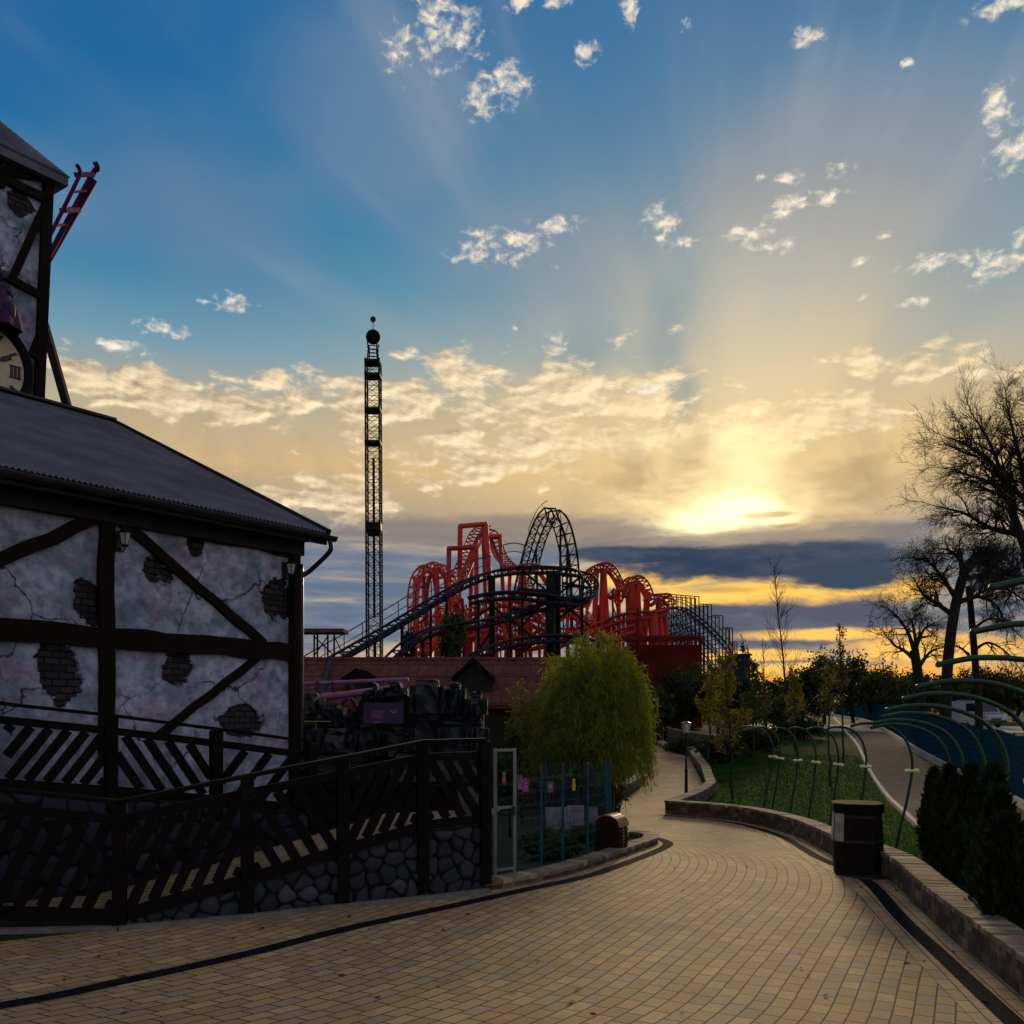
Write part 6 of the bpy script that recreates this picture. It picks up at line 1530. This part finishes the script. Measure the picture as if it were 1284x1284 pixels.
# --- saplings
def sapling(px, py0, py1, spread, label, seed, leaf=None, n=0, per=5.0, r=.05, zone=(.35, 1.0), L=.9, lean_=0, size=.09, up=.35):
    rnd = random.Random(seed); b = G(px, py0); Y = b.y; tp = P(px + lean_, py1, Y); t = thing('sapling', b, label, 'tree', 'young trees on the lawn')
    mb = MB(); c = [b.lerp(tp, k / 10) + Vector((rnd.gauss(0, .025), rnd.gauss(0, .025), 0)) * (0 if k == 0 else 1) for k in range(11)]; mb.tube(c, [lerp(r, .012, k / 10) for k in range(11)], 8); mb.build('trunk', MT['bark_young'], t)
    mb = MB(); tips = []; H = (tp - b).length; N = int(H * per)
    for k in range(N):
        s = lerp(*zone, (k + rnd.random()) / N); q_ = b.lerp(tp, s); a = rnd.uniform(0, math.tau); l = L * spread * (1.15 - s * .75) * rnd.uniform(.6, 1.15)
        branch(mb, q_, Vector((math.cos(a), math.sin(a), rnd.uniform(.5, 1.3))), l, .016, 1, rnd, tips, up=up, kids=(3, 6), minr=.004)
    mb.build('branches', MT['bark_young'], t)
    if leaf: v, f = quads(tipfn(rnd, tips, n, .06), size * .7, size, RNG); from_arrays('leaves', v, f, leaf, t)
sapling(992, 930, 706, 1.5, 'tall thin bare sapling against the yellow gap in the clouds', 1, zone=(.25, .98), lean_=-22, per=7, r=.07, L=1.3)
sapling(962, 925, 800, 1.4, 'small bare bushy sapling left of the tall bare one', 2, zone=(.15, .9), per=6, lean_=-6)
sapling(919, 1003, 822, 1.0, 'yellow-green leafy sapling nearest the lamp post', 3, MT['leaf_yellow'], 2600, zone=(.30, .95), lean_=-10, per=8, L=.95, size=.075)
sapling(888, 960, 838, 1.0, 'yellowish leafy sapling behind the lamp post', 4, MT['leaf_yellow'], 1500, zone=(.3, 1), lean_=4, per=6, size=.10)
sapling(1057, 960, 790, .7, 'slender sapling with reddish bud tuft beside the service path', 5, MT['leaf_bud'], 420, zone=(.55, 1), lean_=-4, per=6, size=.10)
sapling(1041, 985, 845, .9, 'thin leafy sapling left of the one with the reddish tuft', 6, MT['leaf_yellow'], 500, zone=(.6, 1), lean_=-2, per=6, size=.085)
sapling(997, 940, 842, .9, 'small yellow-green sapling below the tall bare one', 7, MT['leaf_yellow'], 900, zone=(.3, 1), lean_=0, per=6, size=.10)
sapling(945, 950, 838, 1.2, 'dull green sapling between the yellow-green one and the small bare one', 8, MT['leaf_mid'], 1800, zone=(.2, 1), lean_=0, per=6, size=.11)

# --- leafy trees and shrubs
def leafy(px, top, wpx, Y, label, mat, seed, n_cl=70, per=55, size=.16, trunk=True, bottom=None, cat='tree', name='leafy_tree', group=None, flat=1.0):
    rng = np.random.default_rng(seed); rnd = random.Random(seed); b = at_x(P(px, 0, Y).x, Y); tz_ = P(0, top, Y).z; w = wpx / F * Y / 2
    z0 = b.z + (tz_ - b.z) * (.18 if trunk else .0) if bottom is None else P(0, bottom, Y).z
    t = thing(name, b, label, cat, group); c = (b.x, b.y, (z0 + tz_) / 2); h = (tz_ - z0) / 2
    mb = MB(); tips = []
    top_ = Vector((b.x + rnd.uniform(-.2, .2) * w, b.y, z0 + h * 1.2)); mb.tube(catmull([b - Vector((0, 0, .1)), b.lerp(top_, .5) + Vector((rnd.gauss(0, .06) * w, 0, 0)), top_], 5), [max(.03, w * .075) * (1 - .06 * k) for k in range(11)], 7)
    for k in range(7):
        a = rnd.uniform(0, math.tau); branch(mb, b.lerp(top_, rnd.uniform(.35, .9)), Vector((math.cos(a), math.sin(a), .7)), w * .9, max(.015, w * .03), 1, rnd, None, up=.2)
    mb.build('trunk', MT['bark'], t)
    p = clumps(c, (w, w * flat, h), n_cl, per, rng); p = p[p[:, 2] > b.z + .05]
    v, f = quads(p, size * .75, size, rng, np.array([0, 0, -.15])); from_arrays('crown', v, f, mat, t)
    return t
BG = [(838, 846, 62, 60, 'd'), (868, 836, 56, 66, 'm'), (900, 845, 60, 62, 'd'), (932, 852, 44, 60, 'd'), (962, 858, 52, 66, 'd'), (1002, 838, 62, 74, 'd'), (1034, 820, 54, 84, 'm'), (1070, 822, 66, 92, 'd'), (1104, 836, 60, 88, 'm'), (1142, 846, 64, 92, 'd'), (1182, 846, 60, 96, 'm'), (1226, 838, 80, 100, 'd'), (1272, 842, 84, 98, 'm'), (1320, 830, 90, 96, 'd'), (820, 862, 46, 56, 'm'), (984, 872, 50, 56, 'm')]
BGL = ['dark leafy tree below the right foot of the red coaster', 'mid green tree top below the wooden coaster', 'dark evergreen behind the yellowish sapling', 'dark tree in front of the flat-topped hall', 'dark round tree below the small bare sapling', 'dark tree behind the tall bare sapling', 'tall mid green tree, highest of the tree line', 'broad dark tree behind the reddish tufted sapling', 'mid green tree at the end of the service path', 'dark tree behind the stubby pruned tree', 'mid green tree behind the crooked pollard trunk', 'dark tree left of and behind the van', 'mid green tree behind the van', 'dark tree at the far right edge of the tree line', 'mid green tree just right of the willow above the pole', 'low mid green bushy tree beside the lawn sapling']
for i, (px, top, w, Y, k) in enumerate(BG): leafy(px, top, w, Y, BGL[i], MT['leaf_dark'] if k == 'd' else MT['leaf_mid'], 40 + i, 75, 60, .26 if Y > 70 else .19, group='trees along the far edge')
leafy(933, 806, 11, 92, 'tiny pointed conifer top above the flat-topped hall', MT['leaf_dark'], 77, 30, 40, .22, cat='conifer', name='conifer')
leafy(568, 772, 34, 54, 'green tree in front of the left red humps above the brown roof', MT['leaf_mid'], 78, 60, 55, .18, bottom=835)
leafy(512, 790, 16, 56, 'narrow dark tree at the left foot of the red coaster', MT['leaf_dark'], 79, 40, 40, .16, bottom=835)
leafy(655, 862, 46, 22, 'small yellowish shrub left of the willow above the gate', MT['leaf_yellow'], 80, 55, 30, .085, cat='shrub', name='shrub')
leafy(640, 905, 36, 19, 'low dark shrub behind the pale gate', MT['leaf_mid'], 81, 50, 40, .075, cat='shrub', name='shrub')
leafy(770, 962, 40, 24, 'dark ground shrub behind the low wall at the path bend', MT['leaf_dark'], 82, 40, 40, .07, trunk=False, cat='shrub', name='shrub')
for i, (px, top, w, Y, lab) in enumerate(((862, 930, 56, 43, 'dark low shrub inside the rounded planter'), (905, 925, 70, 40, 'dark shrub behind the lamp post on the lawn edge'), (950, 915, 60, 44, 'dark shrub under the small bare sapling'), (1000, 902, 60, 52, 'dark shrub at the back of the lawn'), (690, 1045, 70, 15.2, 'dark shrub inside the mesh enclosure'), (740, 1040, 50, 17.5, 'low green shrub at the far end of the mesh enclosure'))):
    leafy(px, top, w, Y, lab, MT['leaf_dark'] if i < 4 else MT['leaf_mid'], 90 + i, 60, 45, .09 if Y < 38 else .14, trunk=False, cat='shrub', name='shrub')
mw = np.concatenate([clumps((x, 240 + 30 * math.sin(x * .05), 3.2), (14, 8, 4.5 + 1.5 * math.sin(x * .13)), 22, 60, RNG) for x in range(-120, 260, 14)])
v, f = quads(mw, .7, .95, RNG); fw = from_arrays('far_wood', v, f, MT['leaf_dark']); tag(fw, 'low dark far-off wood along the horizon', 'wood', kind='stuff')

# --- willow-like bamboo bush
wb = at_x(P(744, 0, 23.5).x, 23.5); wl = thing('willow_bush', wb, 'big drooping yellow-green bamboo-like bush in front of the red coaster', 'bush')
rng = np.random.default_rng(5); mb = MB(); lp_, ld_ = [], []; Hh = P(0, 798, 23.5).z - wb.z; Rw = 66 / F * 23.5
for k in range(430):
    a = rng.uniform(0, math.tau); rr_ = math.sqrt(rng.uniform(0.0, 1)) ; out = Vector((math.cos(a), math.sin(a), 0)); h = Hh * (1.0 - .30 * rr_ ** 2) * rng.uniform(.12, 1.0) ** .62 * (1 + .07 * math.cos(a * 2 + 1))
    p0 = wb + out * rng.uniform(.05, .55); p1 = wb + out * (Rw * rr_ * .5) + Vector((0, 0, h * .72)); p2 = wb + out * (Rw * rr_ * .86) + Vector((0, 0, h)); p3 = wb + out * (Rw * rr_ * 1.0 + .12) + Vector((0, 0, h * .93)); p4 = wb + out * (Rw * rr_ * 1.06 + .22) + Vector((0, 0, h * (rng.uniform(.62, .84) if rr_ < .75 else rng.uniform(.25, .70))))
    c = catmull([p0, p1, p2, p3, p4], 8)
    if k % 2 == 0: mb.tube(c, [.018 * (1 - .8 * i / len(c)) + .002 for i in range(len(c))], 3, cap=False)
    m_ = len(c); cc = np.array([list(x) for x in c])
    idx = rng.uniform(m_ * .12, m_ - 1.01, size=170); i0 = idx.astype(int); fr_ = (idx - i0)[:, None]; pp = cc[i0] * (1 - fr_) + cc[i0 + 1] * fr_
    lp_.append(pp + rng.normal(size=pp.shape) * .075); ld_.append((cc[i0 + 1] - cc[i0]) / (np.linalg.norm(cc[i0 + 1] - cc[i0], axis=1, keepdims=True) + 1e-6) * .5 + np.array([0, 0, -.35]))
mb.build('stems', M('green canes', (.06, .07, .015), .6), wl)
lp_, ld_ = np.concatenate(lp_), np.concatenate(ld_); kp = lp_[:, 2] > .75 + .5 * np.sin(lp_[:, 0] * 5.0) * .4 + rng.normal(0, .2, len(lp_)); v, f = quads(lp_[kp], .021, .17, rng, ld_[kp], .50); from_arrays('crown', v, f, MT['leaf_willow'], wl)

# --- conifer hedge by the right wall
def thuja_mesh(seed, H=1.6, r=.235):
    rng = np.random.default_rng(seed); n = 5200; z = rng.uniform(0, 1, n) ** .9; prof = np.where(z < .12, .8 + z * 1.6, 1.0) * np.clip((1.02 - z) * 2.0, 0, 1) ** .7
    a = rng.uniform(0, math.tau, n); lump = 1 + .22 * np.sin(a * 3 + z * 9 + seed) + .14 * np.sin(a * 7 - z * 17)
    rad = r * prof * lump * rng.uniform(.6, 1.08, n); p = np.stack([np.cos(a) * rad, np.sin(a) * rad, z * H], 1)
    d = np.stack([np.cos(a) * .35, np.sin(a) * .35, np.full(n, 1.0)], 1); return quads(p, .034, .12, rng, d, .30)
protos = []
CO = [(6.88, 15.25, .88), (6.86, 14.75, .86), (6.84, 14.25, .92), (6.80, 13.7, .93), (6.74, 13.15, .96), (6.68, 12.6, .96), (6.62, 12.05, .98), (6.55, 11.5, 1.0), (6.46, 10.95, 1.02), (6.38, 10.4, 1.03), (6.28, 9.85, 1.05), (6.15, 9.3, 1.05)]
CO = [(lerp(5.0, 5.72, (y - 9.3) / 1.7) if y < 11 else lerp(5.72, 7.02, (y - 11) / 4.25), y, s * .90) for x, y, s in CO]
CL = ['conifer at the far left end of the clipped dark hedge', 'second conifer from the far end of the dark hedge', 'third conifer from the far end of the dark hedge', 'fourth conifer from the far end of the dark hedge', 'fifth conifer from the far end of the dark hedge', 'sixth conifer from the far end of the dark hedge', 'seventh conifer from the far end of the dark hedge', 'eighth conifer from the far end of the dark hedge', 'ninth conifer of the dark hedge, near the right edge', 'tenth conifer of the dark hedge, at the right edge', 'conifer of the hedge cut by the right edge', 'nearest conifer of the hedge beyond the right edge']
for i, (x, y, s) in enumerate(CO):
    lab = CL[i]
    if i < 3:
        t = thing('conifer', at_x(x, y), lab, 'conifer', 'conifers of the dark hedge'); v, f = thuja_mesh(60 + i); from_arrays('foliage', v, f, MT['leaf_thuja'], t, local=True)
        mb = MB(); mb.tube([(0, 0, -.05), (0, 0, 1.2)], [.035, .012], 6); mb.build('trunk', MT['bark'], t, local=True); protos.append(t)
    else:
        t = copy_tree(protos[i % 3]); t.location = at_x(x, y); t['label'] = lab
    t.rotation_euler = (0, 0, i * 1.3); t.scale = (s * 1.02, s * 1.02, s * (1 + .16 * math.sin(i * 2.1 + 1)))

# --- grass on the lawn, weeds at the ramp foot
def inside(px, py, poly):
    c = np.zeros(len(px), bool)
    for (x0, y0), (x1, y1) in zip(poly, poly[1:] + poly[:1]):
        cond = (y0 > py) != (y1 > py)
        with np.errstate(divide='ignore', invalid='ignore'): c ^= cond & (px < (x1 - x0) * (py - y0) / (y1 - y0) + x0)
    return c
def grass(poly, n, h, mat, seed, label, near=None, z0=0.0):
    rng = np.random.default_rng(seed); xs, ys = [q_[0] for q_ in poly], [q_[1] for q_ in poly]; y0, y1 = min(ys), min(max(ys), 42)
    y = y0 + (y1 - y0) * rng.uniform(0, 1, n * 3) ** 1.6; x = rng.uniform(min(xs), max(xs), n * 3); k = inside(x, y, poly); x, y = x[k][:n], y[k][:n]
    z = np.array([zg(q_) for q_ in y]) + z0; p = np.stack([x, y, z], 1); m_ = len(p); hh = h * rng.uniform(.5, 1.4, (m_, 1)); a = rng.uniform(0, math.tau, m_); w = np.stack([np.cos(a), np.sin(a), np.zeros(m_)], 1) * .007 * (1 + y[:, None] / 22)
    t = p + np.concatenate([rng.normal(0, .35, (m_, 2)) * hh, hh], 1); v = np.stack([p - w, p + w, t], 1).reshape(-1, 3)
    o = from_arrays('grass', v, np.arange(m_ * 3).reshape(m_, 3), mat); tag(o, label, 'grass', kind='stuff')
MT['blade'] = leafmat('grass blades', (.020, .080, .004), (.052, .15, .008), .4)
grass(lawn_poly, 90000, .05, MT['blade'], 3, 'short mown grass of the lawn right of the path')

# --- a few fallen leaves blown on to the paving
rng = np.random.default_rng(77); n = 160; yy = 6.2 + rng.uniform(0, 1, n) ** 1.5 * 12; xx_ = rng.uniform(-5, 5.5, n)
k = inside(xx_, yy, [(p_[0], p_[1]) for p_ in pav_poly]); xx_, yy = xx_[k], yy[k]; n = len(xx_)
p = np.stack([xx_, yy, np.array([zg(q_) for q_ in yy]) + .016], 1); a = rng.uniform(0, math.tau, n); l = rng.uniform(.02, .045, (n, 1))
d = np.stack([np.cos(a), np.sin(a), rng.normal(0, .12, n)], 1); s_ = np.stack([-np.sin(a), np.cos(a), rng.normal(0, .2, n)], 1)
v = np.stack([p - d * l, p + s_ * l * .5, p + d * l, p - s_ * l * .5], 1).reshape(-1, 3)
tag(from_arrays('fallen_leaves', v, np.arange(n * 4).reshape(n, 4), M('dry brown leaf', (.05, .028, .012), .9, .5, 30)), 'scattered dry fallen leaves on the block paving', 'leaves', kind='stuff')
